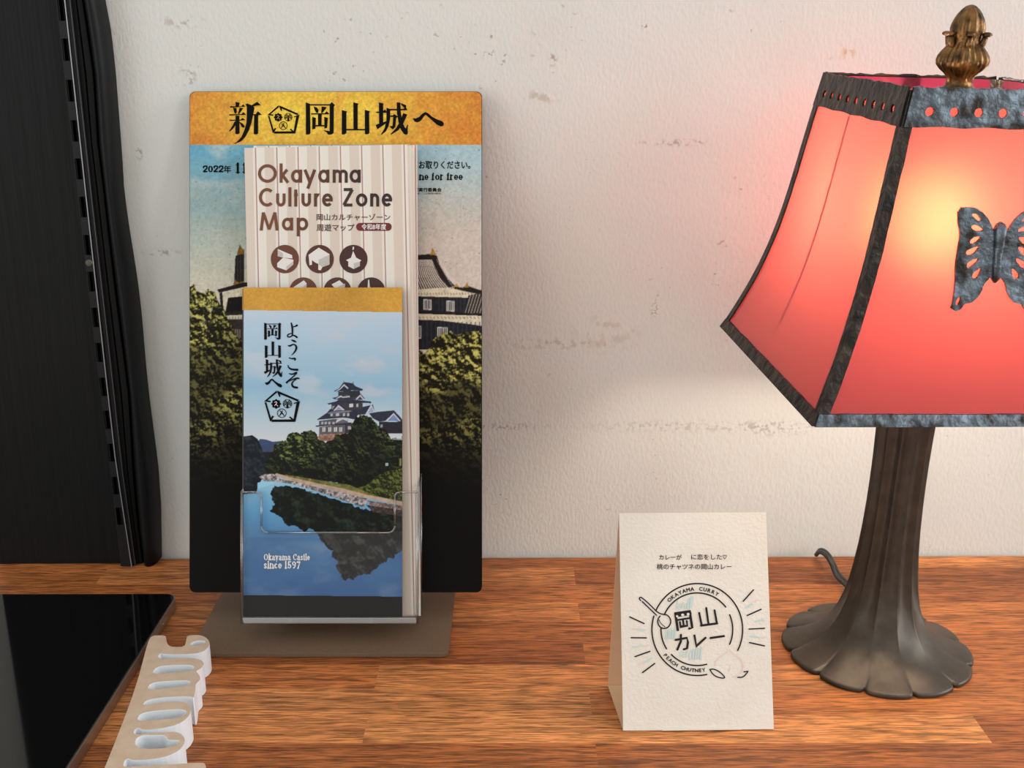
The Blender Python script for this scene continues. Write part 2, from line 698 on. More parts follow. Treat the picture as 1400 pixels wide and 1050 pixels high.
def wood_material():
    m, nt, b, out = new_mat('oiled_wood_staves')
    L = nt.links
    tc = nt.nodes.new('ShaderNodeTexCoord')
    br = nt.nodes.new('ShaderNodeTexBrick')
    br.offset, br.offset_frequency = 0.37, 2
    br.inputs['Scale'].default_value = 1.0
    br.inputs['Brick Width'].default_value = 0.34
    br.inputs['Row Height'].default_value = 0.0265
    br.inputs['Mortar Size'].default_value = 0.0
    br.inputs['Color1'].default_value = (0, 0, 0, 1)
    br.inputs['Color2'].default_value = (1, 1, 1, 1)
    mp0 = nt.nodes.new('ShaderNodeMapping')
    mp0.inputs['Location'].default_value = (0.055, 0.010, 0)
    L.new(tc.outputs['Object'], mp0.inputs['Vector'])
    L.new(mp0.outputs['Vector'], br.inputs['Vector'])
    tone = nt.nodes.new('ShaderNodeValToRGB')
    e = tone.color_ramp.elements
    e[0].position, e[0].color = 0.0, rgb(152, 85, 43)
    e[1].position, e[1].color = 1.0, rgb(220, 144, 84)
    x = e.new(0.45)
    x.color = rgb(192, 114, 60)
    L.new(br.outputs['Color'], tone.inputs['Fac'])
    # grain: noise drawn out along the staves, shifted from stave to stave
    off = nt.nodes.new('ShaderNodeVectorMath')
    off.operation = 'MULTIPLY_ADD'
    L.new(br.outputs['Color'], off.inputs[0])
    off.inputs[1].default_value = (3.1, 1.7, 0.0)
    L.new(tc.outputs['Object'], off.inputs[2])

    def grain(sx, sy, detail, dist):
        mp = nt.nodes.new('ShaderNodeMapping')
        mp.inputs['Scale'].default_value = (sx, sy, 1)
        L.new(off.outputs[0], mp.inputs['Vector'])
        n = nt.nodes.new('ShaderNodeTexNoise')
        n.inputs['Scale'].default_value = 1.0
        n.inputs['Detail'].default_value = detail
        n.inputs['Distortion'].default_value = dist
        L.new(mp.outputs['Vector'], n.inputs['Vector'])
        return n.outputs['Fac']

    def ramp(v, p0, c0, p1, c1):
        r = nt.nodes.new('ShaderNodeValToRGB')
        r.color_ramp.elements[0].position, r.color_ramp.elements[0].color = p0, (c0, c0, c0, 1)
        r.color_ramp.elements[1].position, r.color_ramp.elements[1].color = p1, (c1, c1, c1, 1)
        L.new(v, r.inputs['Fac'])
        return r.outputs['Color']

    def mulc(a, c, f=1.0):
        mx = nt.nodes.new('ShaderNodeMix')
        mx.data_type, mx.blend_type = 'RGBA', 'MULTIPLY'
        mx.inputs[0].default_value = f
        L.new(a, mx.inputs[6])
        L.new(c, mx.inputs[7])
        return mx.outputs[2]
    g1 = grain(24, 380, 6, 1.4)
    g2 = grain(80, 1400, 3, 0.3)
    g3 = grain(5, 60, 3, 1.0)
    c = mulc(tone.outputs['Color'], ramp(g1, 0.38, 0.52, 0.56, 1.12))
    c = mulc(c, ramp(g2, 0.38, 0.50, 0.54, 1.12))
    c = mulc(c, ramp(g3, 0.30, 0.78, 0.66, 1.10))
    L.new(c, b.inputs['Base Color'])
    b.inputs['Roughness'].default_value = 0.48
    b.inputs['Specular IOR Level'].default_value = 0.35
    bp = nt.nodes.new('ShaderNodeBump')
    bp.inputs['Strength'].default_value = 0.25
    bp.inputs['Distance'].default_value = 0.001
    L.new(g2, bp.inputs['Height'])
    L.new(bp.outputs['Normal'], b.inputs['Normal'])
    return m


WOOD = wood_material()
ct = root('wooden_counter', 'brown butcher-block wooden counter along the white wall', 'counter', (0.1, 0.4, -0.75))
GAP = 0.003
mb = MB()
a, bq = WALL.w(-.75, 0, GAP), WALL.w(1.3, 0, GAP)
mb.hexa([(a.x, .05, -.04), (bq.x, .05, -.04), (bq.x, bq.y, -.04), (a.x, a.y, -.04)],
        [(a.x, .05, 0), (bq.x, .05, 0), (bq.x, bq.y, 0), (a.x, a.y, 0)])
bevel(mb.ob('worktop', WOOD, ct), .0015)
for x in (a.x + .06, bq.x - .12):
    for y in (.12, .58):
        mb = MB()
        mb.box(x, y, -.75, x + .06, y + .06, -.04)
        mb.ob('leg', WOOD, ct)

# ------------------------------------------------------------------ black shelving side at the left
BLACKW = mat('black_stained_wood', rgb(15, 16, 17), 0.55, bump=.3, bscale=60, spec=.2)
BLACKM = mat('black_coated_steel', rgb(28, 28, 30), 0.5, metal=.1, spec=.25)
POSTM = mat('black_painted_round_wood', rgb(13, 15, 18), 0.5, bump=.3, bscale=40, spec=.2)
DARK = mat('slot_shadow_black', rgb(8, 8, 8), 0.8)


def wood_grain_bump(m, sx, sz):
    nt = m.node_tree
    n = [q for q in nt.nodes if q.type == 'TEX_NOISE'][0]
    tc = [q for q in nt.nodes if q.type == 'TEX_COORD'][0]
    mp = nt.nodes.new('ShaderNodeMapping')
    mp.inputs['Scale'].default_value = (sx, sx, sz)
    nt.links.new(tc.outputs['Object'], mp.inputs['Vector'])
    nt.links.new(mp.outputs['Vector'], n.inputs['Vector'])


wood_grain_bump(BLACKW, 3.0, 0.12)
wood_grain_bump(POSTM, 2.0, 0.15)
VTOP = 0.85


def wall_line(pts, d, vtop=VTOP, v0=0.0):
    """Photo pixel polyline -> (a, v) on the plane d in front of the wall, run on to v0 and vtop."""
    fr = Frame(WALL.o + WALL.n * d, WALL.u, WALL.v)
    q = sorted([fr.px(x, y) for x, y in pts], key=lambda p: p[1])
    q = [p for p in q if p[1] > v0 + .002]
    s0 = (q[1][0] - q[0][0]) / (q[1][1] - q[0][1])
    q = [(q[0][0] - s0 * (q[0][1] - v0), v0)] + q
    s1 = (q[-1][0] - q[-2][0]) / (q[-1][1] - q[-2][1])
    return q + [(q[-1][0] + s1 * (vtop - q[-1][1]), vtop)]


def at_v(line, v):
    return float(np.interp(v, [p[1] for p in line], [p[0] for p in line]))


def strip(name, left, right, d0, d1, material, parent=None, prof=None, label=None, loc=None, smooth=False):
    """Upright moulding between two lines; prof lists (s, depth) across it."""
    prof = prof or [(0, d0), (0, d1), (1, d1), (1, d0)]
    vs_ = np.linspace(0.0005, VTOP, 60)
    V, Fs = [], []
    n = len(prof)
    for v in vs_:
        l, r = at_v(left, v), at_v(right, v)
        V += [WALL.w(l + (r - l) * s, v, d) for s, d in prof]
    for i in range(len(vs_) - 1):
        for k in range(n):
            k2 = (k + 1) % n
            Fs.append((i * n + k, i * n + k2, (i + 1) * n + k2, (i + 1) * n + k))
    Fs.append(tuple(range(n)))
    Fs.append(tuple(range(len(V) - n, len(V))))
    return build(name, V, Fs, material, parent, label=label, loc=loc, smooth=smooth)


aL = WALL.px(4.5, 745)[0]
rail_l = wall_line([(75, 0), (104, 262), (132, 510), (145, 610), (162, 761)], .018)
rail_r = wall_line([(88.5, 0), (117, 262), (145.5, 520), (158, 630), (177, 755)], .018)
lip_r = wall_line([(97, 0), (125.5, 262), (155, 520), (168, 640), (184, 755)], .014)
crack = wall_line([(115, 0), (130, 100), (136, 200), (144, 260), (151, 325), (160, 400), (172.5, 495), (178, 540), (183, 640), (188, 700), (195, 755)], .010)
post_r = wall_line([(142.5, 0), (150, 40), (156, 90), (166, 220), (168, 260), (175, 310), (184, 365), (191, 415), (200, 520), (207.5, 580), (215, 635), (219, 690), (220, 750)], .004)

bp_root = root('black_board', 'wide matt black wood-grained board standing against the wall at far left', 'board', WALL.w(aL + .03, 0, .006))
mb = MB()
V, Fs = [], []
lines = [[(aL, .0005), (aL, VTOP)], rail_l]
strip('panel', [(aL, 0), (aL, VTOP)], rail_l, .001, .012, BLACKW, bp_root)

rl = root('shelf_standard', 'black slotted metal shelf rail beside the black board', 'shelf rail', WALL.w(at_v(rail_l, 0), 0, .01))
out2 = [(at_v(rail_l, v) + .0008, v) for v in np.linspace(.001, VTOP, 30)] + [(at_v(rail_r, v), v) for v in np.linspace(VTOP, .001, 30)]
slots = []
slot_fr = Frame(WALL.o + WALL.n * .018, WALL.u, WALL.v)
for (x, y) in [(76.5, -42), (82, 13), (88.5, 68), (95, 124), (101, 179), (107, 231), (112, 283), (119, 335), (125, 385), (130.5, 434), (136, 482), (141, 529), (147, 574), (152, 619), (157, 664), (162, 706)]:
    ax, av = slot_fr.px(x, y)
    mid = .5 * (at_v(rail_l, av) + at_v(rail_r, av)) + .0003
    sl = (at_v(rail_l, av + .006) - at_v(rail_l, av - .006)) / .012
    slots.append([(mid + q[0] + sl * q[1], av + q[1]) for q in rounded(-.0021, -.0068, .0021, .0068, .0005, 2)])
mb = MB()
mb.plate(out2, slots, lambda p, q, d: WALL.w(p, q, d), .0165, .018)
mb.ob('slotted_face', BLACKM, rl)
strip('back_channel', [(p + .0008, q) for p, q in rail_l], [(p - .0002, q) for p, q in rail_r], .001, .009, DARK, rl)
strip('side_lip', rail_r, lip_r, .001, .0155, BLACKM, rl, prof=[(0, .001), (0, .0178), (.12, .0178), (.25, .016), (.9, .0155), (1, .015), (1, .001)])
EDGE_GLINT = mat('edge_glint_pale', rgb(170, 172, 176), .4, .6)  # highlight lines on the steel edges, put in as pale strips
strip('edge_glint', [(p - .0002, q) for p, q in rail_r], [(p + .0003, q) for p, q in rail_r], .0172, .0184, EDGE_GLINT, rl, label='pale painted highlight along the rail edge')
strip('edge_glint', [(p - .0003, q) for p, q in lip_r], [(p + .0001, q) for p, q in lip_r], .0140, .0158, mat('edge_glint_dull', rgb(96, 98, 102), .4, .5), rl, label='greyer painted highlight along the rail lip')  # duller highlight strip along the lip, also put in by colour
mb = MB()
sx, sv = slot_fr.px(122, 360)
mb.lathe((0, 0, 0), [(.0026, 0), (.0026, .0008), (.0018, .0014), (.0004, .0015)], 16)
mb.v = [WALL.w(sx + p.x, sv + p.y, .0175 + p.z) for p in mb.v]
mb.ob('screw', mat('dull_screw_steel', rgb(90, 88, 84), .4, .8), rl)
mbx = MB()
strip_o = strip('grooved_trim', lip_r, crack, .001, .010, BLACKW, None,
                prof=[(0.01, .001), (0.01, .013), (.35, .013), (.42, .0105), (.5, .013), (.9, .012), (.99, .008), (.99, .001)], loc=WALL.w(at_v(lip_r, 0), 0, .005))
tag(strip_o, 'narrow grooved black trim strip between the slotted rail and the round black post', 'trim')
prof = [(0.02, .001)] + [(.5 - .48 * math.cos(math.pi * k / 14), .002 + .016 * math.sin(math.pi * k / 14) ** .7) for k in range(15)] + [(.98, .001)]
po = strip('round_post', crack, post_r, 0, 0, POSTM, None, prof=prof, loc=WALL.w(at_v(crack, 0), 0, .005), smooth=True)
tag(po, 'curved black round wooden post with a bent edge against the white wall', 'post')

# ------------------------------------------------------------------ table lamp
LX, LY = 0.2281, 0.5936
SHX, PHI, ZT, ZB = 0.2324, 0.0759, 0.3414, 0.1820
AT, BT, AB, BB, LEAN, TILT = 0.0512, 0.0574, 0.0888, 0.0871, 0.0233, 0.0556
cph, sph = math.cos(PHI), math.sin(PHI)


def shade_pt(u, v, z):
    """Point of the tilted shade: u across, v towards the wall, z its height."""
    dz = z - ZB
    u2, v2, z2 = u + LEAN * dz, v - TILT * dz, z + TILT * v - LEAN * u
    return Vector((SHX + u2 * cph - v2 * sph, LY + u2 * sph + v2 * cph, z2))


def flare(t):
    return t - .17 * math.sin(math.pi * t ** 1.4)


def half(t):
    f = flare(t)
    return AT + (AB - AT) * f, BT + (BB - BT) * f


SIDES = {'front': (0, -1), 'back': (0, 1), 'left': (-1, 0), 'right': (1, 0)}


def panel_pt(side, s, t, d=0.0):
    """Point on a shade side: s in -1..1 across, t 0 top .. 1 bottom, d outward offset."""
    a, b = half(t)
    z = ZT + (ZB - ZT) * t
    if side == 'front':
        return shade_pt(s * a, -b - d, z)
    if side == 'back':
        return shade_pt(-s * a, b + d, z)
    if side == 'left':
        return shade_pt(-a - d, -s * b, z)
    return shade_pt(a + d, s * b, z)


def glass_material():
    m = bpy.data.materials.new('pink_opal_glass')
    m.use_nodes = True
    nt = m.node_tree
    L = nt.links
    for n in list(nt.nodes):
        nt.nodes.remove(n)
    out = nt.nodes.new('ShaderNodeOutputMaterial')
    tr = nt.nodes.new('ShaderNodeBsdfTranslucent')
    tr.inputs[0].default_value = (0.37, 0.055, 0.043, 1)
    df = nt.nodes.new('ShaderNodeBsdfDiffuse')
    df.inputs[0].default_value = (0.55, 0.06, 0.14, 1)
    rf = nt.nodes.new('ShaderNodeBsdfRefraction')
    rf.inputs['Color'].default_value = (0.70, 0.22, 0.08, 1)
    rf.inputs['Roughness'].default_value = 0.95
    rf.inputs['IOR'].default_value = 1.35
    m0 = nt.nodes.new('ShaderNodeMixShader')
    m0.inputs[0].default_value = 0.055
    L.new(tr.outputs[0], m0.inputs[1])
    L.new(rf.outputs[0], m0.inputs[2])
    mx = nt.nodes.new('ShaderNodeMixShader')
    mx.inputs[0].default_value = 0.24
    L.new(m0.outputs[0], mx.inputs[1])
    L.new(df.outputs[0], mx.inputs[2])
    gl = nt.nodes.new('ShaderNodeBsdfGlossy')
    gl.inputs['Roughness'].default_value = 0.06
    fr = nt.nodes.new('ShaderNodeFresnel')
    fr.inputs['IOR'].default_value = 1.5
    tc = nt.nodes.new('ShaderNodeTexCoord')
    n = nt.nodes.new('ShaderNodeTexNoise')
    n.inputs['Scale'].default_value = 38
    n.inputs['Detail'].default_value = 1.5
    L.new(tc.outputs['Object'], n.inputs['Vector'])
    bp = nt.nodes.new('ShaderNodeBump')
    bp.inputs['Strength'].default_value = 0.5
    bp.inputs['Distance'].default_value = 0.002
    L.new(n.outputs['Fac'], bp.inputs['Height'])
    L.new(bp.outputs['Normal'], gl.inputs['Normal'])
    m2 = nt.nodes.new('ShaderNodeMixShader')
    L.new(fr.outputs[0], m2.inputs[0])
    L.new(mx.outputs[0], m2.inputs[1])
    L.new(gl.outputs[0], m2.inputs[2])
    L.new(m2.outputs[0], out.inputs['Surface'])
    return m


GLASS = glass_material()
PATINA_SHEEN = mat('patina_and_sheen_lead', rgb(46, 42, 40), .36, .7, bump=.7, bscale=150, color2=rgb(112, 124, 134), vscale=110)  # patina with bluish sky reflection mixed into its colour
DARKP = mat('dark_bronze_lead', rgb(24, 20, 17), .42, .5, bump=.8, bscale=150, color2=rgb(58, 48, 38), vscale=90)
CASTM = mat('bronze_cast_metal', rgb(66, 59, 52), .40, .5, bump=.05, bscale=2200, color2=rgb(78, 70, 61), vscale=120)
ANTIQ = mat('antique_brass', rgb(58, 42, 26), .34, .85, bump=.3, bscale=300, color2=rgb(136, 100, 60), vscale=160)

lamp = root('table_lamp', 'table lamp with pink glass shade, butterfly ornament and fluted bronze foot', 'lamp', (LX, LY, 0))

# pedestal: twelve-petalled cast foot flowing into a fluted stem
NP = 12
PH0 = math.radians(-90 + 5)


def petal(r, z, a):
    w = abs(math.sin(NP * (a - PH0) / 2))
    t = min(1, max(0, (z - .004) / .05))
    k = .050 * (1 - t) - .21 * t
    f = 1 + k * (w ** (.5 + .35 * t) - .62)
    if z < .0040:
        f *= 1 - .045 * math.exp(-(w / .13) ** 2)
    return r * f


prof = [(.0550, 0.0), (.0558, .0003), (.0562, .0010), (.0561, .0023), (.0556, .0029), (.0545, .0033), (.050, .0045), (.045, .0064), (.040, .0090), (.0355, .0122), (.0312, .0162), (.0275, .0210),
        (.0240, .0275), (.0210, .0355), (.0186, .0450), (.0168, .0560), (.0156, .0690), (.0148, .0830), (.0143, .0980), (.0141, .1120), (.0141, .1260),
        (.0143, .1400), (.0147, .1550), (.0154, .1700), (.0156, .1800), (.0130, .1880), (.0080, .1920), (.0030, .1925)]
mb = MB()
mb.lathe((LX, LY, 0), prof, 288, petal)
mb.v = [Vector((p.x + .030 * max(0, p.z - .03), p.y, p.z)) for p in mb.v]
mb.ob('pedestal', CASTM, lamp, smooth=True)
mb = MB()
mb.lathe((LX, LY, 0), [(.006, .192), (.006, .222), (.0145, .224), (.0150, .227), (.0150, .242), (.012, .246), (.004, .247)], 32)
mb.ob('bulb_socket', ANTIQ, lamp, smooth=False)

# bulb
bm_, nt, b, out = new_mat('lit_frosted_bulb')
b.inputs['Base Color'].default_value = (1, .9, .75, 1)
b.inputs['Emission Color'].default_value = (1.0, 0.85, 0.66, 1)
b.inputs['Emission Strength'].default_value = BULB_POWER
mb = MB()
prof = [(.008, .2475), (.012, .251), (.017, .258), (.0200, .265), (.0208, .272), (.0196, .280), (.0155, .287), (.009, .2915), (.002, .293)]
mb.lathe((LX + .003, LY, 0), prof, 32)
mb.ob('bulb', bm_, lamp, smooth=True, label='glowing frosted bulb inside the shade')
# harp: two wires from the socket to the top plate
for sgn in (-1, 1):
    pts = []
    for k in range(25):
        t = k / 24
        z = .224 + (ZT - .008 - .224) * t
        w = .030 * math.sin(math.pi * min(1, t * .94 + .06)) ** .75
        pts.append(Vector((LX + LEAN * .4 * t * .1 + sgn * w * cph + .0035 * t, LY + sgn * w * sph - .0075 * t, z)))
    mb = MB()
    mb.tube(pts, .0016, 8)
    mb.ob('harp_wire', ANTIQ, lamp, smooth=True)

for side in SIDES:
    V, Fs, nu, nv = [], [], 14, 26
    for th in (0.0, -.0022):
        for j in range(nv + 1):
            for i in range(nu + 1):
                V.append(panel_pt(side, (-1 + 2 * i / nu) * .985, j / nv, th))
    # single outer sheet with rolled edge thickness
    st = (nu + 1)
    N = st * (nv + 1)
    for j in range(nv):
        for i in range(nu):
            Fs.append((j * st + i, j * st + i + 1, (j + 1) * st + i + 1, (j + 1) * st + i))
    o = build('glass_panel', V[:N], Fs, GLASS, lamp, smooth=True)

for side in ('left', 'right'):
    mb = MB()
    mb.tube([panel_pt(side, -.12 if side == 'left' else .12, t, -.0026) for t in np.linspace(.06, .82, 24)], .0011, 8)
    mb.ob('inner_wire', ANTIQ, lamp, smooth=True)

# lead ribs along the four corners
rib_noise = np.random.RandomState(3)
for (su, sv) in ((-1, -1), (1, -1), (-1, 1), (1, 1)):
    pts, rad = [], []
    for k in range(33):
        t = k / 32
        a, b2 = half(t)
        z = ZT + (ZB - ZT) * t
        pts.append((su * a, sv * b2, z))
    V, Fs = [], []
    for k, (u, v, z) in enumerate(pts):
        w = .0050 + .0005 * (rib_noise.rand() - .5)
        w2 = .0052 + .0005 * (rib_noise.rand() - .5)
        d = .0012
        V += [shade_pt(u - su * w, v + sv * .0004, z), shade_pt(u - su * w * .9, v + sv * d, z), shade_pt(u + su * d, v + sv * d, z),
              shade_pt(u + su * d, v - sv * w2 * .9, z), shade_pt(u + su * .0004, v - sv * w2, z), shade_pt(u - su * .001, v - sv * .001, z)]
    for k in range(len(pts) - 1):
        for i in range(6):
            j = (i + 1) % 6
            Fs.append((k * 6 + i, k * 6 + j, (k + 1) * 6 + j, (k + 1) * 6 + i))
    Fs += [tuple(range(6)), tuple(range(len(V) - 6, len(V)))]
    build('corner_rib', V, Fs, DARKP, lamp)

# pierced top bands and narrow bottom bands on each side
HOLES = {'front': 8, 'back': 8, 'left': 9, 'right': 9}
for side in SIDES:
    wid = (AT if side in ('front', 'back') else BT)
    tb = .105
    hs = []
    n = HOLES[side]
    for k in range(n):
        s = -.80 + 1.6 * k / (n - 1)
        hs.append([(s + .0021 / wid * math.cos(q), .060 + .0021 / (ZT - ZB) * math.sin(q)) for q in np.linspace(0, 2 * math.pi, 15)[:-1]])
    outer = [(-1 + 2 * i / 40, -.010 + .006 * (rib_noise.rand() - .5)) for i in range(41)] + [(1 - 2 * i / 40, tb + .002 * math.sin(i * .7)) for i in range(41)]
    mb = MB()
    mb.plate(outer, hs, lambda s, t, d: panel_pt(side, s, max(t, 0) if t >= 0 else 0, d) + Vector((0, 0, -min(t, 0) * (ZT - ZB))), .0008, .0020)
    mb.ob('top_band', PATINA_SHEEN if side in ('front', 'right') else DARKP, lamp)  # same lead all round; sky sheen and shaded sides put into the colour
    V, Fs = [], []
    for k in range(25):
        s = -1.01 + 2.02 * k / 24
        h = .036 + .002 * (rib_noise.rand() - .5)
        V += [panel_pt(side, s, 1 - h, .0003), panel_pt(side, s, 1 - h, .0016), panel_pt(side, s, 1.0, .0022), panel_pt(side, s, 1.0, -.003), panel_pt(side, s, .985, -.003)]
    for k in range(24):
        for i in range(5):
            j = (i + 1) % 5
            Fs.append((k * 5 + i, k * 5 + j, (k + 1) * 5 + j, (k + 1) * 5 + i))
    Fs += [tuple(range(5)), tuple(range(len(V) - 5, len(V)))]
    build('bottom_band', V, Fs, PATINA_SHEEN if side in ('front', 'right') else DARKP, lamp)  # paler lit sides and darker shaded sides by colour, as above

# top plate carrying the shade, with finial
a, b2 = half(0.04)
mb = MB()
zc_ = ZT - .0075
mb.plate([(-.030, -.010), (-.010, -.034), (.010, -.034), (.030, -.010), (.030, .010), (.010, .034), (-.010, .034), (-.030, .010)], [],
         lambda u, v, d: shade_pt(u, v, zc_ + d), 0, .0015)
for su in (-1, 1):
    mb.plate([(su * .028, -.005), (su * a * .97, -.005), (su * a * .97, .005), (su * .028, .005)], [], lambda u, v, d: shade_pt(u, v, zc_ + d), 0, .0015)
    mb.plate([(-.005, su * .032), (-.005, su * b2 * .97), (.005, su * b2 * .97), (.005, su * .032)], [], lambda u, v, d: shade_pt(u, v, zc_ + d), 0, .0015)
mb.ob('top_plate', mat('plain_brass_plate', rgb(190, 150, 100), .35, .7), lamp)

# finial
fp = [(.0100, 0), (.0104, .0006), (.0104, .0026), (.0092, .0036), (.0072, .0052), (.0066, .0070), (.0068, .0092), (.0076, .0106), (.0088, .0118), (.0108, .0134), (.0128, .0158),
      (.0132, .0180), (.0126, .0204), (.0112, .0226), (.0094, .0248), (.0080, .0266), (.0074, .0284), (.0078, .0300), (.0082, .0316), (.0084, .0340), (.0080, .0362), (.0071, .0388),
      (.0058, .0412), (.0042, .0434), (.0024, .0450), (.0006, .0457)]


def fin_mod(r, z, a):
    if .0100 < z < .0262:
        return r * (1 + .075 * math.cos(6 * a) + .035 * math.cos(24 * a))
    if z > .0300:
        return r * (1 + .045 * math.cos(12 * a))
    return r


mb = MB()
mb.lathe((0, 0, 0), fp, 144, fin_mod)
for k in range(6):
    q = 2 * math.pi * k / 6 + .25
    mb.tube([(.0070 * math.cos(q), .0070 * math.sin(q), .0215 + .0015), (.0088 * math.cos(q), .0088 * math.sin(q), .0268), (.0098 * math.cos(q), .0098 * math.sin(q), .0300)], [.0018, .0017, .0014], 10)
    c0 = Vector((.0104 * math.cos(q), .0104 * math.sin(q), .0312))
    ring = [(0.0001, -.0013), (.0016, -.0011), (.0025, -.0003), (.0023, .0006), (.0012, .0012), (.0001, .0013)]
    mb.lathe(c0, ring, 14)
zf = ZT - .0060
mb.v = [shade_pt(p.x, p.y, zf + p.z) for p in mb.v]
mb.ob('finial', ANTIQ, lamp, smooth=True)

# butterfly ornament on the front glass
bo = [(555, 245), (525, 262), (505, 300), (494, 322), (478, 275), (450, 222), (400, 170), (345, 138), (285, 136), (238, 140), (210, 180), (212, 260), (230, 340), (228, 400), (215, 480), (200, 600),
      (200, 720), (190, 830), (182, 890), (166, 945), (200, 968), (243, 950), (275, 905), (330, 895), (380, 852), (410, 800), (432, 740), (475, 692), (495, 715), (510, 736), (525, 715), (540, 692)]
bh = [[(315, 190), (340, 182), (375, 200), (398, 240), (380, 245), (345, 225)], [(315, 285), (340, 270), (380, 285), (417, 310), (405, 325), (350, 322), (322, 305)],
      [(300, 420), (330, 375), (380, 365), (400, 375), (345, 430)], [(275, 495), (300, 470), (385, 440), (380, 465), (335, 515), (290, 520)],
      [(285, 600), (300, 570), (385, 532), (380, 560), (330, 610), (295, 622)], [(330, 690), (340, 655), (400, 615), (403, 640), (375, 700), (345, 705)], [(200, 900), (212, 870), (240, 842), (245, 865), (230, 910), (208, 922)]]
P00, P10, P01 = panel_pt('front', -1, 0), panel_pt('front', 1, 0), panel_pt('front', -1, 1)
chn = (P10 - P00).cross(P01 - P00).normalized()
uh = (P10 - P00).normalized()
FC = panel_pt('front', 0, .5)
pc0 = panel_pt('front', 0, .52)


def fly_uv(cx, cy):
    """Photo crop coordinates -> (u metres from the shade's middle, t) on the front glass."""
    p = on_plane(1270 + cx / 5.83, 260 + cy / 5.83, pc0, chn)
    q = p - pc0
    z = p.z
    lo, hi = 0.0, 1.0
    for _ in range(30):
        mid = .5 * (lo + hi)
        if panel_pt('front', 0, mid).z > z:
            lo = mid
        else:
            hi = mid
    return (q.dot(uh), .5 * (lo + hi))


ub = fly_uv(535, 500)[0]


def fly_w(u, t, d):
    a, b2 = half(t)
    return panel_pt('front', u / a, t, d)


left = [fly_uv(*p) for p in bo]
lo_ = [(min(u, ub), t) for u, t in left]
right = [(2 * ub - u, t) for u, t in reversed(lo_)]
outer = lo_ + right
outer = [p for i, p in enumerate(outer) if abs(p[0] - outer[i - 1][0]) + abs(p[1] - outer[i - 1][1]) > 1e-5]
hl = [smooth_closed([fly_uv(*p) for p in h], 1) for h in bh]
hr = [[(2 * ub - u, t) for u, t in reversed(h)] for h in hl]
mb = MB()
mb.plate(outer, hl + hr, fly_w, .0004, .0018)
bf = mb.ob('butterfly', PATINA_SHEEN, lamp, label='pierced dark metal butterfly on the front glass')
mb = MB()
bpts = [fly_uv(545, y) for y in (262, 300, 400, 500, 600, 690, 725)]
mb.tube([fly_w(ub, t, .0018) for u, t in bpts], [.0018, .0030, .0026, .0022, .0022, .0018, .0006], 10)
mb.ob('butterfly_body', PATINA_SHEEN, bf, smooth=True)

# power cord: twin flex from the foot over the back edge of the counter
cpx = [((1172, 812), .010, .0), ((1160, 800), .007, 0), ((1150, 792), .006, 0), ((1143, 783), .006, 0), ((1139, 772), .009, 0), ((1133, 761), .013, 0), ((1126, 754), .013, 0), ((1120, 753), .010, 0), ((1117, 757), .004, 0)]
for sgn in (-1, 1):
    pts = []
    for k, ((x, y), z, _) in enumerate(cpx):
        p = on_z(x + (sgn * 1.6 if k < 4 else sgn * .9), y + sgn * -1.4, z)
        p.y = min(p.y, WALL.w((p - WALL.o).dot(WALL.u), 0).y - .003)
        pts.append(tuple(p))
    mb = MB()
    mb.tube(smooth_open(pts, 3), .0016, 10)
    mb.ob('power_cord', mat('black_flex', rgb(40, 38, 37), .45), lamp, smooth=True)
# ------------------------------------------------------------------ traced lettering shared by the prints
G_SHIN = [[(195, 170), (245, 182), (238, 203), (235, 226), (195, 228)], [(130, 222), (262, 225), (285, 200), (312, 228), (130, 240)],
          [(165, 240), (205, 245), (210, 290), (195, 315), (180, 300)], [(243, 240), (285, 245), (262, 280), (235, 318), (225, 312)],
          [(120, 318), (262, 318), (290, 292), (320, 325), (120, 333)], [(125, 384), (255, 383), (280, 362), (312, 390), (125, 398)],
          [(195, 335), (240, 335), (243, 545), (220, 558), (192, 552)], [(195, 400), (200, 440), (165, 490), (125, 525), (118, 517), (160, 455), (180, 410)],
          [(240, 408), (280, 430), (305, 460), (295, 480), (270, 472), (245, 425)],
          [(315, 200), (335, 190), (375, 205), (415, 230), (420, 250), (405, 320), (385, 420), (355, 510), (310, 590), (265, 640), (185, 672), (178, 668), (215, 645), (265, 590), (300, 510), (325, 420), (330, 330), (330, 230)],
          [(378, 216), (455, 170), (495, 210), (440, 215), (400, 228)], [(395, 317), (435, 317), (462, 282), (507, 322), (465, 331), (395, 331)],
          [(418, 322), (465, 322), (465, 550), (440, 560), (412, 555)]]
G_OKA = [[(1035, 175), (1085, 195), (1090, 545), (1070, 562), (1035, 560)], [(1085, 198), (1325, 198), (1325, 213), (1085, 214)],
         [(1320, 205), (1342, 172), (1385, 210), (1370, 225), (1368, 540), (1340, 562), (1300, 562), (1285, 535), (1248, 515), (1250, 510), (1320, 520)],
         [(1128, 225), (1170, 240), (1188, 270), (1180, 302), (1160, 302), (1140, 265)], [(1225, 225), (1285, 235), (1260, 270), (1230, 304), (1218, 302)],
         [(1098, 307), (1262, 306), (1285, 282), (1318, 318), (1098, 322)], [(1180, 318), (1225, 318), (1222, 455), (1182, 455)],
         [(1112, 350), (1155, 362), (1150, 490), (1112, 500)], [(1150, 448), (1256, 448), (1256, 464), (1150, 464)], [(1255, 350), (1298, 362), (1290, 480), (1258, 490)]]
G_YAMA = [[(203, 175), (265, 192), (255, 210), (255, 500), (205, 500)], [(65, 268), (130, 285), (120, 300), (120, 545), (90, 562), (65, 558)],
          [(118, 494), (345, 494), (345, 511), (118, 511)], [(340, 265), (402, 282), (392, 300), (395, 545), (370, 558), (342, 556)]]
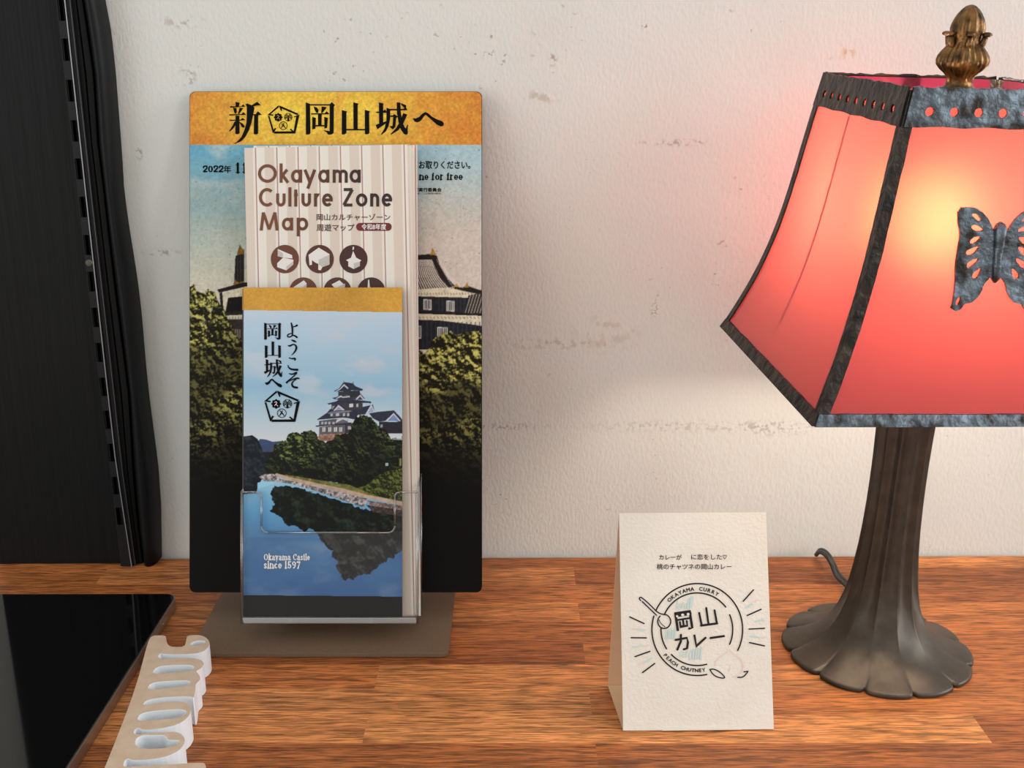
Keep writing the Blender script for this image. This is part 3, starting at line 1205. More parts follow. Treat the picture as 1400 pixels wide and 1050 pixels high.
G_SHIRO = [[(508, 175), (565, 190), (560, 205), (560, 420), (512, 440)], [(475, 287), (555, 287), (580, 260), (605, 292), (600, 301), (480, 303)],
           [(470, 445), (600, 400), (610, 415), (490, 498)], [(600, 240), (645, 258), (642, 380), (625, 460), (590, 525), (540, 565), (533, 560), (575, 490), (598, 400)],
           [(640, 254), (800, 254), (830, 235), (852, 270), (640, 273)],
           [(645, 333), (675, 333), (690, 315), (735, 345), (715, 365), (705, 470), (675, 498), (655, 485), (635, 460), (672, 458), (680, 350), (645, 350)],
           [(765, 183), (835, 210), (835, 235), (815, 245), (785, 215)],
           [(722, 175), (765, 180), (770, 290), (785, 400), (815, 470), (830, 490), (850, 440), (857, 445), (852, 500), (855, 545), (840, 565), (810, 555), (770, 500), (740, 400), (725, 300)],
           [(800, 305), (848, 322), (800, 430), (740, 510), (655, 562), (648, 555), (710, 490), (760, 410)]]
G_HE = [[(912, 365), (950, 368), (990, 350), (1030, 310), (1065, 292), (1095, 305), (1140, 345), (1200, 378), (1265, 402), (1285, 425), (1280, 455), (1250, 465), (1200, 440), (1120, 370), (1070, 325), (1050, 340), (1010, 395), (970, 415), (935, 405)]]
G_PENTA = [[(708, 212), (715, 232), (612, 318), (648, 322), (642, 338), (578, 327)], [(715, 212), (947, 312), (935, 330), (746, 250), (751, 276), (738, 281), (720, 235)],
           [(959, 322), (910, 546), (886, 535), (921, 346), (895, 358), (892, 345)], [(905, 549), (655, 549), (660, 524), (868, 522), (842, 500), (855, 489), (906, 538)],
           [(581, 335), (601, 340), (650, 505), (665, 480), (682, 489), (650, 542), (640, 542)]]
EMBLEM = []
EMBLEM.append([(705 + (48 + 5 * math.cos(8 * q)) * math.cos(q), 355 + (48 + 5 * math.cos(8 * q)) * math.sin(q)) for q in np.linspace(0, 2 * math.pi, 49)[:-1]])


def ring(cx, cy, r, w):
    a = ell(cx, cy, r, n=32)
    b2 = ell(cx, cy, r - w, n=32)
    return [[a[i], a[(i + 1) % 32], b2[(i + 1) % 32], b2[i]] for i in range(32)]


EMBLEM += ring(765, 455, 50, 7)
EMBLEM += stroke([(738, 485, 6), (760, 455, 14), (772, 425, 6)], 9) + stroke([(792, 485, 6), (770, 455, 14), (745, 428, 6)], 9)
EMBLEM += ring(825, 353, 48, 5)
for q in (-150, -120, -60, -30, 180, 0, 25, 155):
    EMBLEM += stroke([(825 + 12 * math.cos(math.radians(q)), 353 + 12 * math.sin(math.radians(q)), 4), (825 + 44 * math.cos(math.radians(q)), 353 + 44 * math.sin(math.radians(q)), 13)], 9)
EMBLEM += stroke([(825, 330, 6), (825, 392, 26)], 10)
EM_LIGHT = stroke([(690, 340), (705, 330), (715, 345), (700, 360), (690, 375)], 5) + stroke([(705, 360), (725, 380)], 5)


def fit(polys, x0, y0, x1, y1, ref=None):
    """Scale polygons so that their bounding box (or ref's) fills a pixel box."""
    R = ref or polys
    xs = [p[0] for q in R for p in q]
    ys = [p[1] for q in R for p in q]
    ax, bx, ay, by = min(xs), max(xs), min(ys), max(ys)
    return [[(x0 + (x - ax) / (bx - ax) * (x1 - x0), y0 + (y - ay) / (by - ay) * (y1 - y0)) for x, y in q] for q in polys]


def letter(ch, x0, x1, b, xh, w, serif=False, cap=1.41, wt=None):
    """Geometric letter between x0 and x1 on baseline b (pixels, y down); xh = x-height; w = stem, wt = thin stroke."""
    wt = wt or w
    i = w / 2
    l, r = x0 + i, x1 - i
    m = (l + r) / 2
    T, C, D = b - xh, b - cap * xh, b + .45 * xh
    t2 = wt / 2
    S = []

    def ln(*p):
        S.append([(x, y, w if abs(p[0][0] - p[-1][0]) < abs(p[0][1] - p[-1][1]) * .9 else wt) for x, y in p])

    def cu(cx, cy, rx, ry, a0, a1, n=22):
        q = arc_pts(cx, cy, rx, ry, a0, a1, n)
        o2 = []
        for k, (x, y) in enumerate(q):
            a = math.radians(a0 + (a1 - a0) * k / n)
            o2.append((x, y, w * abs(math.cos(a)) ** 1.5 + wt * (1 - abs(math.cos(a)) ** 1.5)))
        S.append(o2)
    feet = []
    mid = (b + T) / 2
    if ch in 'o':
        cu(m, mid, (r - l) / 2, xh / 2 - t2, 0, 360, 32)
    elif ch in 'O0':
        cu(m, (b + C) / 2, (r - l) / 2, (b - C) / 2 - t2, 0, 360, 40)
    elif ch == 'C':
        cu(m + (r - l) * .12, (b + C) / 2, (r - l) / 2 * 1.12, (b - C) / 2 - t2, 48, 312, 30)
        if serif:
            ln((r, C + t2), (r, C + xh * .4))
    elif ch == 'a' and not serif:
        cu(m, mid, (r - l) / 2, xh / 2 - t2, 0, 360, 32)
        ln((r, b), (r, T))
    elif ch == 'a':
        cu(m - .05 * (r - l), T + xh * .32, (r - l) * .40, xh * .30, 160, 0, 12)
        ln((r - w * .3, T + xh * .3), (r - w * .3, b))
        cu(m - w * .2, b - xh * .27, (r - l) * .42, xh * .26, 60, 300, 16)
        feet = [(r + w * .2, b)]
    elif ch == 'p':
        cu(m, mid, (r - l) / 2, xh / 2 - t2, 0, 360, 32)
        ln((l, T), (l, D))
    elif ch == 'k':
        ln((l, b), (l, C - .06 * xh))
        ln((l, b - xh * .42), (r - i * .6, T))
        S.append([(l + (r - l) * .25, b - xh * .55, w), (r, b, w)])
        feet = [(l, b), (r, b), (r - i, T)]
    elif ch == 'l':
        ln((m, b), (m, C - .06 * xh))
        feet = [(m, b)]
    elif ch == 'i':
        ln((m, b), (m, T))
        S.append([(m, T - xh * .36, w * 1.1), (m, T - xh * .30, w * 1.1)])
        feet = [(m, b)]
    elif ch == 'y':
        S.append([(l, T, w), (m, b - wt * .3, w)])
        S.append([(r, T, wt), (m - (r - m) * .42, D, wt)])
        feet = [(l, T), (r, T)]
    elif ch == 'm':
        for k in (0, .5, 1):
            ln((l + (r - l) * k, b), (l + (r - l) * k, T + (xh * .3 if k else 0)))
            feet.append((l + (r - l) * k, b))
        for k in (0, .5):
            cu(l + (r - l) * (k + .25), T + xh * .34, (r - l) * .25, xh * .34 - t2, 180, 0, 14)
    elif ch in 'nr':
        ln((l, b), (l, T))
        feet = [(l, b)]
        if ch == 'n':
            cu(m, T + xh * .42, (r - l) / 2, xh * .42 - t2, 180, 0, 16)
            ln((r, b), (r, T + xh * .42))
            feet.append((r, b))
        else:
            cu(l + (r - l) * .75, T + xh * .45, (r - l) * .75, xh * .45 - t2, 180, 70, 12)
    elif ch == 'u':
        ln((l, T), (l, b - xh * .4))
        cu(m, b - xh * .42, (r - l) / 2, xh * .42 - t2, 180, 360, 16)
        ln((r, T), (r, b - xh * .4))
    elif ch == 't':
        x = m - (r - l) * .05
        ln((x, T - xh * .30), (x, b))
        ln((l - i * .4, T + t2), (r + i * .4, T + t2))
        feet = [(x + i, b)]
    elif ch == 'f':
        ln((l + (r - l) * .3, b), (l + (r - l) * .3, C + xh * .35))
        cu(l + (r - l) * .75, C + xh * .35, (r - l) * .45, xh * .35 - t2, 180, 60, 10)
        ln((l - i * .3, T + t2), (r, T + t2))
        feet = [(l + (r - l) * .3, b)]
    elif ch == 'e':
        cu(m, mid, (r - l) / 2, xh / 2 - t2, 0, 318, 30)
        S.append([(l, mid, wt), (r + i * .9, mid, wt)])
    elif ch == 'c':
        cu(m, mid, (r - l) / 2, xh / 2 - t2, 45, 315, 24)
    elif ch == 's':
        S.append([(x, y, w * .85) for x, y in smooth_open([(r, T + xh * .22), (r - .1 * xh, T + t2), (m, T + t2), (l, T + xh * .18), (l, T + xh * .36), (m, mid), (r, b - xh * .36), (r, b - xh * .15), (m, b - t2), (l + .1 * xh, b - t2), (l, b - xh * .2)], 2)])
    elif ch == 'Z':
        ln((l, C + t2), (r, C + t2))
        S.append([(r, C + t2, w), (l, b - t2, w)])
        ln((l, b - t2), (r, b - t2))
    elif ch == 'M':
        S.append([(l, b, w), (l + (r - l) * .14, C, w)])
        S.append([(l + (r - l) * .14, C, w * .9), (m, b - xh * .08, w * .9)])
        S.append([(m, b - xh * .08, w * .9), (r - (r - l) * .14, C, w * .9)])
        S.append([(r - (r - l) * .14, C, w), (r, b, w)])
    elif ch == '1':
        ln((m, b), (m, C))
        S.append([(m, C + t2, wt), (l, C + xh * .22, wt)])
        feet = [(m, b)]
    elif ch == '2':
        S.append([(x, y, w * .9) for x, y in smooth_open([(l, C + xh * .4), (l, C + t2), (r, C + t2 * .2), (r + i * .3, C + xh * .5), (m, b - xh * .5), (l, b - wt)], 2)])
        S.append([(l, b - wt * .7, wt * 1.6), (r, b - wt * .7, wt * 1.6)])
    elif ch == '5':
        S.append([(l + i, C + t2, wt * 1.4), (r, C + t2, wt * 1.4)])
        ln((l + i * .6, C + t2), (l + i * .6, mid - xh * .1))
        cu(m - i * .3, b - xh * .46, (r - l) * .52, xh * .46 - t2, 130, -150, 20)
    elif ch == '9':
        cu(m, C + xh * .42, (r - l) / 2, xh * .42 - t2, 0, 360, 26)
        S.append([(x, y, w * .8) for x, y in smooth_open([(r, C + xh * .42), (r, b - xh * .5), (m, b - t2), (l + i, b - t2 - .06 * xh)], 2)])
    elif ch == '7':
        S.append([(l, C + wt, wt * 2), (r, C + wt, wt * 2)])
        S.append([(r, C + wt, wt), (m - i, b, w)])
    polys = []
    for s in S:
        polys += stroke(s, w, cap=serif)
    if serif:
        for (x, y) in feet:
            y2 = y - wt / 2 if y == b else y + wt / 2
            polys += stroke([(x - w, y2), (x + w, y2)], wt, cap=False)
    return polys


def serif_line(txt, x0, x1, b, cap_h, w):
    """Book-face line of small type squeezed between x0 and x1."""
    adv = {'i': .5, 'l': .5, 't': .6, 'f': .62, 'r': .72, '1': .6, ' ': .5, 'm': 1.5, 'O': 1.35, 'C': 1.2, 's': .75, 'c': .82, 'e': .85}
    tot = sum(adv.get(c, .95) for c in txt)
    k = (x1 - x0) / tot
    x, out = x0, []
    for c in txt:
        a = adv.get(c, .95) * k
        if c != ' ':
            out += letter(c, x + a * .06, x + a * .92, b, cap_h / 1.41, w, True, wt=w * .55)
        x += a
    return out


INK = mat('black_print_ink', rgb(10, 9, 9), .6, spec=.1)
WHITE_INK = mat('white_print_ink', rgb(240, 238, 234), .5, spec=.3)
PAPER_EDGE = mat('white_paper', rgb(236, 230, 222), .7, spec=.25)
PRINT = print_mat('printed_sheet', .6, .12)
GLOSSPRINT = print_mat('printed_coated_sheet', .4, .2)

# ------------------------------------------------------------------ display stand: base plate, fin, poster board, clear pocket
ZB_BOARD = .694
stand = root('display_stand', 'display stand with castle poster board, clear leaflet pocket and smoky base plate', 'display stand', on_z(455, 850, 0))


def smoky():
    m, nt, b, out = new_mat('smoky_acrylic')
    b.inputs['Base Color'].default_value = rgb(150, 126, 104)
    b.inputs['Roughness'].default_value = .35
    tr = nt.nodes.new('ShaderNodeBsdfTransparent')
    tr.inputs[0].default_value = (.62, .50, .42, 1)
    mx = nt.nodes.new('ShaderNodeMixShader')
    n = nt.nodes.new('ShaderNodeTexNoise')
    n.inputs['Scale'].default_value = 1400
    n.inputs['Detail'].default_value = 6
    tc = nt.nodes.new('ShaderNodeTexCoord')
    nt.links.new(tc.outputs['Object'], n.inputs['Vector'])
    r = nt.nodes.new('ShaderNodeMapRange')
    r.inputs[1].default_value, r.inputs[2].default_value, r.inputs[3].default_value, r.inputs[4].default_value = .3, .8, .42, .62
    nt.links.new(n.outputs['Fac'], r.inputs[0])
    nt.links.new(r.outputs[0], mx.inputs[0])
    nt.links.new(tr.outputs[0], mx.inputs[1])
    nt.links.new(b.outputs[0], mx.inputs[2])
    nt.links.new(mx.outputs[0], out.inputs['Surface'])
    return m


zt = .003
FL, FR2, BL, BR2 = on_z(257, 893, zt), on_z(613, 894, zt), on_z(303, 806, zt), on_z(619, 806, zt)
PF = Frame((0, 0, 0), (1, 0, 0), (0, 1, 0))
yf, yb = .5 * (FL.y + FR2.y), .5 * (BL.y + BR2.y)
out_ = rounded(FL.x, yf, FR2.x, yb, .004, 5)
mb = MB()
mb.plate(out_, [], lambda x, y, z: Vector((x, y, z)), .0004, zt)
bevel(mb.ob('base_plate', smoky(), stand), .0006)
BF = tilted_frame(ZB_BOARD)
# fin that carries the board
def behind(px_, py_, d):
    a, v = BF.px(px_, py_)
    return BF.w(a, v, d)


x0, x1 = behind(380, 700, 0).x, behind(530, 700, 0).x
BT_ = .0022     # board thickness
fy = .652
zt_fin = None
pz = [BF.w(0, v, -BT_ - .0002) for v in np.linspace(-.14, .12, 200)]
zt_fin = min(pz, key=lambda p: abs(p.y - (fy - .0016))).z
mb = MB()
mb.box(x0, fy - .0016, .003, x1, fy + .0016, zt_fin)
mb.ob('support_fin', smoky(), stand)
# board
k = ZB_BOARD / F_PX
bx0, bx1, by0, by1 = (259 - 700) * k, (659 - 700) * k, (525 - 810) * k, (525 - 125) * k
mb = MB()
mb.plate(rounded(bx0, by0, bx1, by1, 8 * k, 5), [], lambda a, v, d: BF.w(a, v, d), -.0001, -BT_)
board = mb.ob('poster_board', mat('black_foam_board', rgb(12, 11, 10), .6, spec=.15), stand)

# --- the printed poster
pic = Picture(259.6, 125.6, 658.4, 809.4, 1.0)
X, Y = pic.X, pic.Y
allm = np.ones_like(X)
# sky
pic.grad(allm, [(198, (104, 166, 192)), (250, (132, 174, 188)), (320, (176, 188, 180)), (390, (206, 200, 182)), (440, (212, 202, 184)), (810, (205, 195, 178))])
rt = np.clip((X - 420) / 200, 0, 1)
M = rt
R = np.stack([np.interp(Y, [198, 240, 290, 330, 480], [c[i] for c in ((166, 196, 206), (176, 198, 200), (196, 194, 186), (208, 198, 188), (214, 204, 192))]) for i in range(3)], -1)
pic.C = pic.C * (1 - M[..., None]) + R * M[..., None]
cl = np.clip((fbm(X, Y * 1.8, 60, 5, 5) - .5) * 5, 0, 1) * np.clip(1 - (Y - 200) / 160, 0, 1)
pic.blend(cl * .55, (222, 210, 194))
warm = np.clip((fbm(X, Y, 90, 8) - .42) * 3, 0, 1) * np.clip((Y - 215) / 60, 0, 1) * np.clip((360 - X) / 60, 0, 1)
pic.blend(warm * .35, (150, 146, 122))
# left turret of the castle
DK = (30, 26, 24)
WH = (214, 206, 182)
pic.poly([(322, 350), (334, 345), (334, 391), (320, 391)], (34, 29, 28), .3, 3)
for x in (325, 329, 333):
    pic.line([(x, 348), (x, 390)], .9, (66, 60, 54))
pic.poly([(325, 344), (328, 334), (331, 340), (334, 341), (334, 348), (324, 348)], (120, 88, 40), .4, 3)
pic.poly([(321, 382), (326, 386), (334, 384), (334, 391), (319, 390)], (120, 92, 48), .5, 3)
pic.poly([(297, 396), (334, 386), (345, 386), (345, 391), (300, 401)], DK, .3, 3)
pic.poly([(300, 400), (345, 390), (345, 420), (309, 428), (303, 425)], WH, .12, 5)
pic.poly([(312, 407), (345, 404), (345, 428), (308, 428)], (24, 21, 20))
pic.poly([(300, 401), (304, 399), (306, 428), (302, 420)], DK)
pic.poly([(293, 428), (345, 425), (345, 431), (294, 433)], (44, 38, 34), .3, 3)
pic.poly([(295, 432), (345, 430), (345, 436), (296, 438)], WH)
for x in range(298, 345, 4):
    pic.line([(x, 433), (x, 436)], 1.2, (130, 122, 104))
pic.poly([(296, 437), (345, 436), (345, 470), (303, 470)], (52, 46, 42), .3, 4)
for y in (441, 446, 451, 456, 461):
    pic.line([(298, y), (309, y + 2)], 1.6, (150, 142, 124))
for x in (322, 325, 328):
    pic.line([(x, 450), (x, 468)], 1.1, (176, 166, 146))
# right turret
rf = [(566, 351), (594, 349), (599, 362), (607, 376), (616, 388), (628, 393), (640, 391), (660, 398), (660, 405), (640, 402), (566, 396)]
pic.poly(rf, (44, 37, 36), .2, 4)
for k2 in range(18):
    u = k2 / 17
    xt, xb2 = 566 + 31 * u, 568 + 62 * u
    pts = [(xt, 352), (xt + (xb2 - xt) * .22, 362), (xt + (xb2 - xt) * .55, 378), (xb2 + 6, 396)]
    pic.line(smooth_open(pts, 2), 1.5, (222, 212, 200), alpha=1)
pic.poly([(588, 349), (597, 349), (602, 364), (611, 379), (622, 391), (614, 393), (602, 380), (594, 364)], (40, 33, 32))
for k2 in range(12):
    xx = 594 + k2 * 1.9
    pic.line([(597 + k2 * 1.6, 354 + k2 * 3), (599 + k2 * 1.9, 359 + k2 * 3)], .8, (190, 178, 166), .7)
pic.poly([(566, 349), (594, 347), (596, 355), (566, 355)], (38, 32, 30))
pic.poly([(588, 349), (591, 339), (594, 343), (596, 348)], (176, 132, 60), .3, 2)
pic.poly([(621, 393), (624, 387), (628, 393)], (196, 152, 72))
pic.poly([(634, 393), (639, 386), (641, 393)], (176, 132, 62))
pic.poly([(622, 392), (660, 397), (660, 401), (622, 395)], (36, 30, 28))
pic.poly([(566, 396), (612, 393), (652, 402), (640, 407), (566, 406)], (226, 216, 190), .06, 4)
for x in range(568, 645, 4):
    pic.line([(x, 400.5), (x + 1, 403)], 1.3, (150, 140, 116))
pic.poly([(566, 405), (640, 407), (640, 428), (566, 427)], (36, 37, 44), .25, 4)
for x in range(600, 640, 5):
    pic.line([(x, 407), (x, 427)], .8, (58, 58, 64))
pic.poly([(640, 404), (660, 400), (660, 430), (640, 428)], (58, 50, 48))
for k2 in range(9):
    pic.line([(636 + k2 * 4, 428), (644 + k2 * 4, 402)], 1.0, (206, 196, 182), .8)
for (wx, wy) in ((579, 409), (610.5, 411)):
    pic.poly([(wx, wy), (wx + 11, wy + .6), (wx + 11, wy + 15), (wx, wy + 14.4)], (216, 214, 206))
    for q in range(4):
        pic.line([(wx + 2 + q * 2.3, wy + 1.5), (wx + 2 + q * 2.3, wy + 13.5)], 1.3, (64, 64, 68))
pic.poly([(566, 425), (660, 429), (660, 432), (566, 429)], (34, 28, 28))
pic.poly([(566, 429), (600, 430), (660, 432), (660, 444), (640, 443), (600, 437), (566, 437)], (224, 216, 190), .06, 4)
for x in range(568, 660, 5):
    pic.line([(x, 433), (x + 2, 436)], 1.4, (160, 150, 126))
pic.poly([(566, 437), (600, 438), (642, 443), (660, 446), (660, 478), (566, 478)], (34, 35, 43), .25, 4)
for x in range(566, 660, 6):
    pic.line([(x, 440), (x, 478)], .8, (58, 58, 66))
for (wx, wy) in ((562, 445), (598, 447)):
    pic.poly([(wx, wy), (wx + 14, wy + .6), (wx + 14, wy + 18), (wx, wy + 17.4)], (214, 212, 206))
    for q in range(5):
        pic.line([(wx + 2 + q * 2.5, wy + 1.5), (wx + 2 + q * 2.5, wy + 16.5)], 1.4, (66, 66, 72))
# trees
edge = np.interp(X, [258, 266, 275, 290, 298, 306, 322, 334, 420, 566, 580, 595, 610, 618, 630, 645, 652, 660], [398, 392, 396, 402, 412, 430, 452, 470, 480, 476, 476, 462, 458, 456, 460, 456, 453, 455])
rag = (fbm(X, Y, 12, 21, 4) - .5) * 30
tm = np.clip((Y - edge - rag) / 2 + .5, 0, 1)
gaps = np.clip((fbm(X, Y, 9, 33, 3) - .58) * 9, 0, 1) * np.clip((450 - Y) / 40, 0, 1)
fade = np.interp(Y, [390, 500, 560, 610, 660, 700, 810], [1, 1, .82, .50, .22, .12, .10])
fl = np.clip((X - 430) / 120, 0, 1)
dark = np.array((24, 22, 12.0))
pic.foliage(tm * (1 - gaps * .8), (28, 26, 13), (204, 198, 108), 11, 41, 4.0, .30, 1.3, fade)
clump = np.clip((fbm(X, Y, 46, 51, 2) - .46) * 5, 0, 1)
pic.blend(tm * (1 - clump) * .55 * np.clip((Y - 420) / 80, 0, 1), (20, 18, 11))
pic.blend(np.clip((Y - 590) / 80, 0, 1) * .93, (12, 11, 10))
# old-paper speckle
sp = fbm(X, Y, 2.2, 71, 2)
pic.C *= (1 + (fbm(X, Y, 3.0, 73, 3) - .5) * .16)[..., None]
pic.blend(np.clip((sp - .80) * 10, 0, 1) * .5 * (Y < 560), (90, 82, 66))
# gold banner
ban = (Y < 198.2).astype(float)
gx = np.where(X < 459.5, np.interp(X, [260, 300, 345, 400, 459], [.05, .35, .75, .95, .78]), np.interp(X, [460, 470, 500, 560, 620, 660], [.55, .85, .80, .45, .2, .0]))
gy = np.interp(Y, [125, 150, 180, 198], [.75, 1, .9, .62])
g = np.clip(gx * gy + (fbm(X, Y, 16, 61, 5) - .5) * .55, 0, 1)[..., None]
gold = np.array((208, 134, 58.0)) * (1 - g) + np.array((238, 208, 78.0)) * g
gold *= (1 + (fbm(X, Y, 2.6, 63, 3) - .5) * .30)[..., None]
pic.C = pic.C * (1 - ban[..., None]) + gold * ban[..., None]
# rounded corners stay black board below: cut by staying inside the outline
poster = pic.sheet('poster_print', BF, PRINT, board, .0002)
# trim the four corners of the print to the board's rounded corners
me = poster.data
bmx = bmesh.new()
bmx.from_mesh(me)
kill = []
offb = base_of(board)
for v in bmx.verts:
    w_ = Vector(v.co) + offb - BF.o
    a, vv = w_.dot(BF.u), w_.dot(BF.v)
    r_ = 8 * k
    cx = min(max(a, bx0 + r_), bx1 - r_)
    cy = min(max(vv, by0 + r_), by1 - r_)
    if (a - cx) ** 2 + (vv - cy) ** 2 > (r_ * .97) ** 2 and a != cx and vv != cy:
        kill.append(v)
bmesh.ops.delete(bmx, geom=kill, context='VERTS')
bmx.to_mesh(me)
bmx.free()
for G_, x_, ch_ in ((G_SHIN, 300, '新'), (G_OKA, 300, '岡'), (G_YAMA, 460, '山'), (G_SHIRO, 460, '城'), (G_HE, 460, 'へ')):
    ink('headline_character', shift(G_, x_, 120, 1 / 8.75), BF, INK, board, .0004, label='black headline character ' + ch_)
ink('pentagon_crest', shift(G_PENTA + EMBLEM, 300, 120, 1 / 8.75), BF, INK, board, .0004, label='black pentagon crest with three round emblems')
ink('crest_detail', shift(EM_LIGHT, 300, 120, 1 / 8.75), BF, mat('gold_print_ink', rgb(205, 160, 50), .5), board, .0005)
txt = []
for i in range(4):
    txt += letter('2022'[i], 277.5 + i * 7.2, 284 + i * 7.2, 235.6, 6.2, 2.1, True, wt=1.2)
txt += text_px('年', 306, 316, 226.5, 236.5, .018)
txt += letter('1', 321.5, 329, 236.3, 9.0, 3.0, True, wt=1.1) + letter('1', 331, 338, 236.3, 9.0, 3.0, True, wt=1.1)
txt += text_px('お取りください。', 573, 643, 220.5, 231, .022)
txt += serif_line('ne for free', 573, 633, 246, 9.6, 2.0)
txt += text_px('運営実行委員会', 560, 603.5, 257, 262.3, .03)
txt += text_px('山観光協会／山陽新聞社', 550, 604, 263.4, 266, .0)
ink('small_text', txt, BF, INK, board, .0004)

# --- clear pocket
def clear_mat(name, tint, gloss, rough=.05, base=0.0):
    m = bpy.data.materials.new(name)
    m.use_nodes = True
    nt = m.node_tree
    for n in list(nt.nodes):
        nt.nodes.remove(n)
    out = nt.nodes.new('ShaderNodeOutputMaterial')
    tr = nt.nodes.new('ShaderNodeBsdfTransparent')
    tr.inputs[0].default_value = tint
    gl = nt.nodes.new('ShaderNodeBsdfGlossy')
    gl.inputs['Roughness'].default_value = rough
    fr = nt.nodes.new('ShaderNodeFresnel')
    fr.inputs['IOR'].default_value = 1.49
    mt = nt.nodes.new('ShaderNodeMath')
    mt.operation = 'MULTIPLY_ADD'
    nt.links.new(fr.outputs[0], mt.inputs[0])
    mt.inputs[1].default_value = gloss
    mt.inputs[2].default_value = base
    mx = nt.nodes.new('ShaderNodeMixShader')
    ge = nt.nodes.new('ShaderNodeNewGeometry')
    fl = nt.nodes.new('ShaderNodeMath')
    fl.operation = 'SUBTRACT'
    fl.inputs[0].default_value = 1.0
    nt.links.new(ge.outputs['Backfacing'], fl.inputs[1])
    m3 = nt.nodes.new('ShaderNodeMath')
    m3.operation = 'MULTIPLY'
    nt.links.new(mt.outputs[0], m3.inputs[0])
    nt.links.new(fl.outputs[0], m3.inputs[1])
    nt.links.new(m3.outputs[0], mx.inputs[0])
    nt.links.new(tr.outputs[0], mx.inputs[1])
    nt.links.new(gl.outputs[0], mx.inputs[2])
    nt.links.new(mx.outputs[0], out.inputs['Surface'])
    return m


CLEAR = clear_mat('clear_acrylic', (.985, .988, .99, 1), 0.55)
RIM = clear_mat('acrylic_edge', (.80, .82, .83, 1), 1.0, .25, .22)
ZF = .664
HF = tilted_frame(ZF)
HR = tilted_frame(ZB_BOARD - .0012)
DEP = ZB_BOARD - .0012 - ZF     # pocket depth along the sight line


def hp(x, y, d=0.0):
    a, v = (x - 700) * ZF / F_PX, (525 - y) * ZF / F_PX
    return HF.w(a, v, -d)


def hp2(a, v, d):
    return HF.w(a, v, -d)


def P2(x, y):
    return ((x - 700) * ZF / F_PX, (525 - y) * ZF / F_PX)


U = []
U += [P2(330, 853)] + [P2(570, 853), P2(570, 673)] + [P2(*q) for q in arc_pts(546.5, 679, 7, 6, 90, 180, 5)] + [P2(*q) for q in arc_pts(530.5, 719.5, 9, 9, 0, -90, 5)]
U += [P2(*q) for q in arc_pts(366, 719.5, 9, 9, -90, -180, 5)] + [P2(*q) for q in arc_pts(349, 680, 8, 7, 0, 90, 5)] + [P2(330, 673)]
pk = MB()
pk.plate(U, [], hp2, 0, .002)
pocket = pk.ob('leaflet_pocket', CLEAR, stand, label='clear acrylic leaflet pocket with a notched front')
T = .0017
for xs in (330, 570):
    sides = MB()
    a = P2(xs, 0)[0]
    a2 = a + (T if xs == 330 else -T)
    vb, vt0 = P2(0, 853)[1], P2(0, 673)[1]
    vt1 = (525 - 647) * (ZB_BOARD - .0012) / F_PX
    sides.hexa([hp2(a, vb, .002), hp2(a, vt0, .002), hp2(a, vt1, DEP), hp2(a, vb, DEP)], [hp2(a2, vb, .002), hp2(a2, vt0, .002), hp2(a2, vt1, DEP), hp2(a2, vb, DEP)])
    sides.ob('pocket_side', CLEAR, pocket)
a0, a1 = P2(330, 0)[0], P2(570, 0)[0]
vb = P2(0, 853)[1]
bt = MB()
bt.hexa([hp2(a0, vb, 0), hp2(a1, vb, 0), hp2(a1, vb, DEP), hp2(a0, vb, DEP)], [hp2(a0, vb + .0022, 0), hp2(a1, vb + .0022, 0), hp2(a1, vb + .0022, DEP), hp2(a0, vb + .0022, DEP)])
bt.hexa([hp2(a0, vb + .0022, DEP - .001), hp2(a1, vb + .0022, DEP - .001), hp2(a1, vt1, DEP - .001), hp2(a0, vt1, DEP - .001)],
        [hp2(a0, vb + .0022, DEP), hp2(a1, vb + .0022, DEP), hp2(a1, vt1, DEP), hp2(a0, vt1, DEP)])
bt.ob('pocket_back', CLEAR, pocket)
rim = MB()
for i in range(3, len(U) - 1):
    rim.tube([hp2(*U[i], .001), hp2(*U[i + 1], .001)], .00085, 8)
rim.tube([hp2(*U[2], .001), hp2(*U[3], .001)], .00085, 8)
for xs in (330, 570):
    a = P2(xs, 0)[0]
    rim.tube([hp2(a, vb, .0012), hp2(a, P2(0, 673)[1], .0012)], .0011, 8)
    rim.tube([hp2(a, P2(0, 673)[1], .0012), hp2(a, vt1, DEP)], .0008, 8)
    rim.tube([hp2(a, vt1, DEP), hp2(a, vb, DEP)], .0010, 8)
rim.ob('pocket_rim', RIM, pocket, smooth=True, label='bright polished edges of the pocket')
foot = MB()
yq = 848.5
foot.hexa([hp(331, 844.5, -.0002), hp(569, 844.5, -.0002), hp(569, 852.8, -.0002), hp(333, 852.8, -.0002)], [hp(331, 844.5, .0022), hp(569, 844.5, .0022), hp(569, 852.8, .0022), hp(333, 852.8, .0022)])
bevel(foot.ob('pocket_lower_edge', clear_mat('frosted_acrylic_edge', (.62, .62, .62, 1), .8, .5, .40), pocket), .0006)
for xs in (397, 507):
    knobs = MB()
    p = hp(xs, 849, -.0004)
    knobs.tube([p, p + HF.n * -.003], .0016, 14)
    knobs.ob('pocket_stud', RIM, pocket, smooth=False)


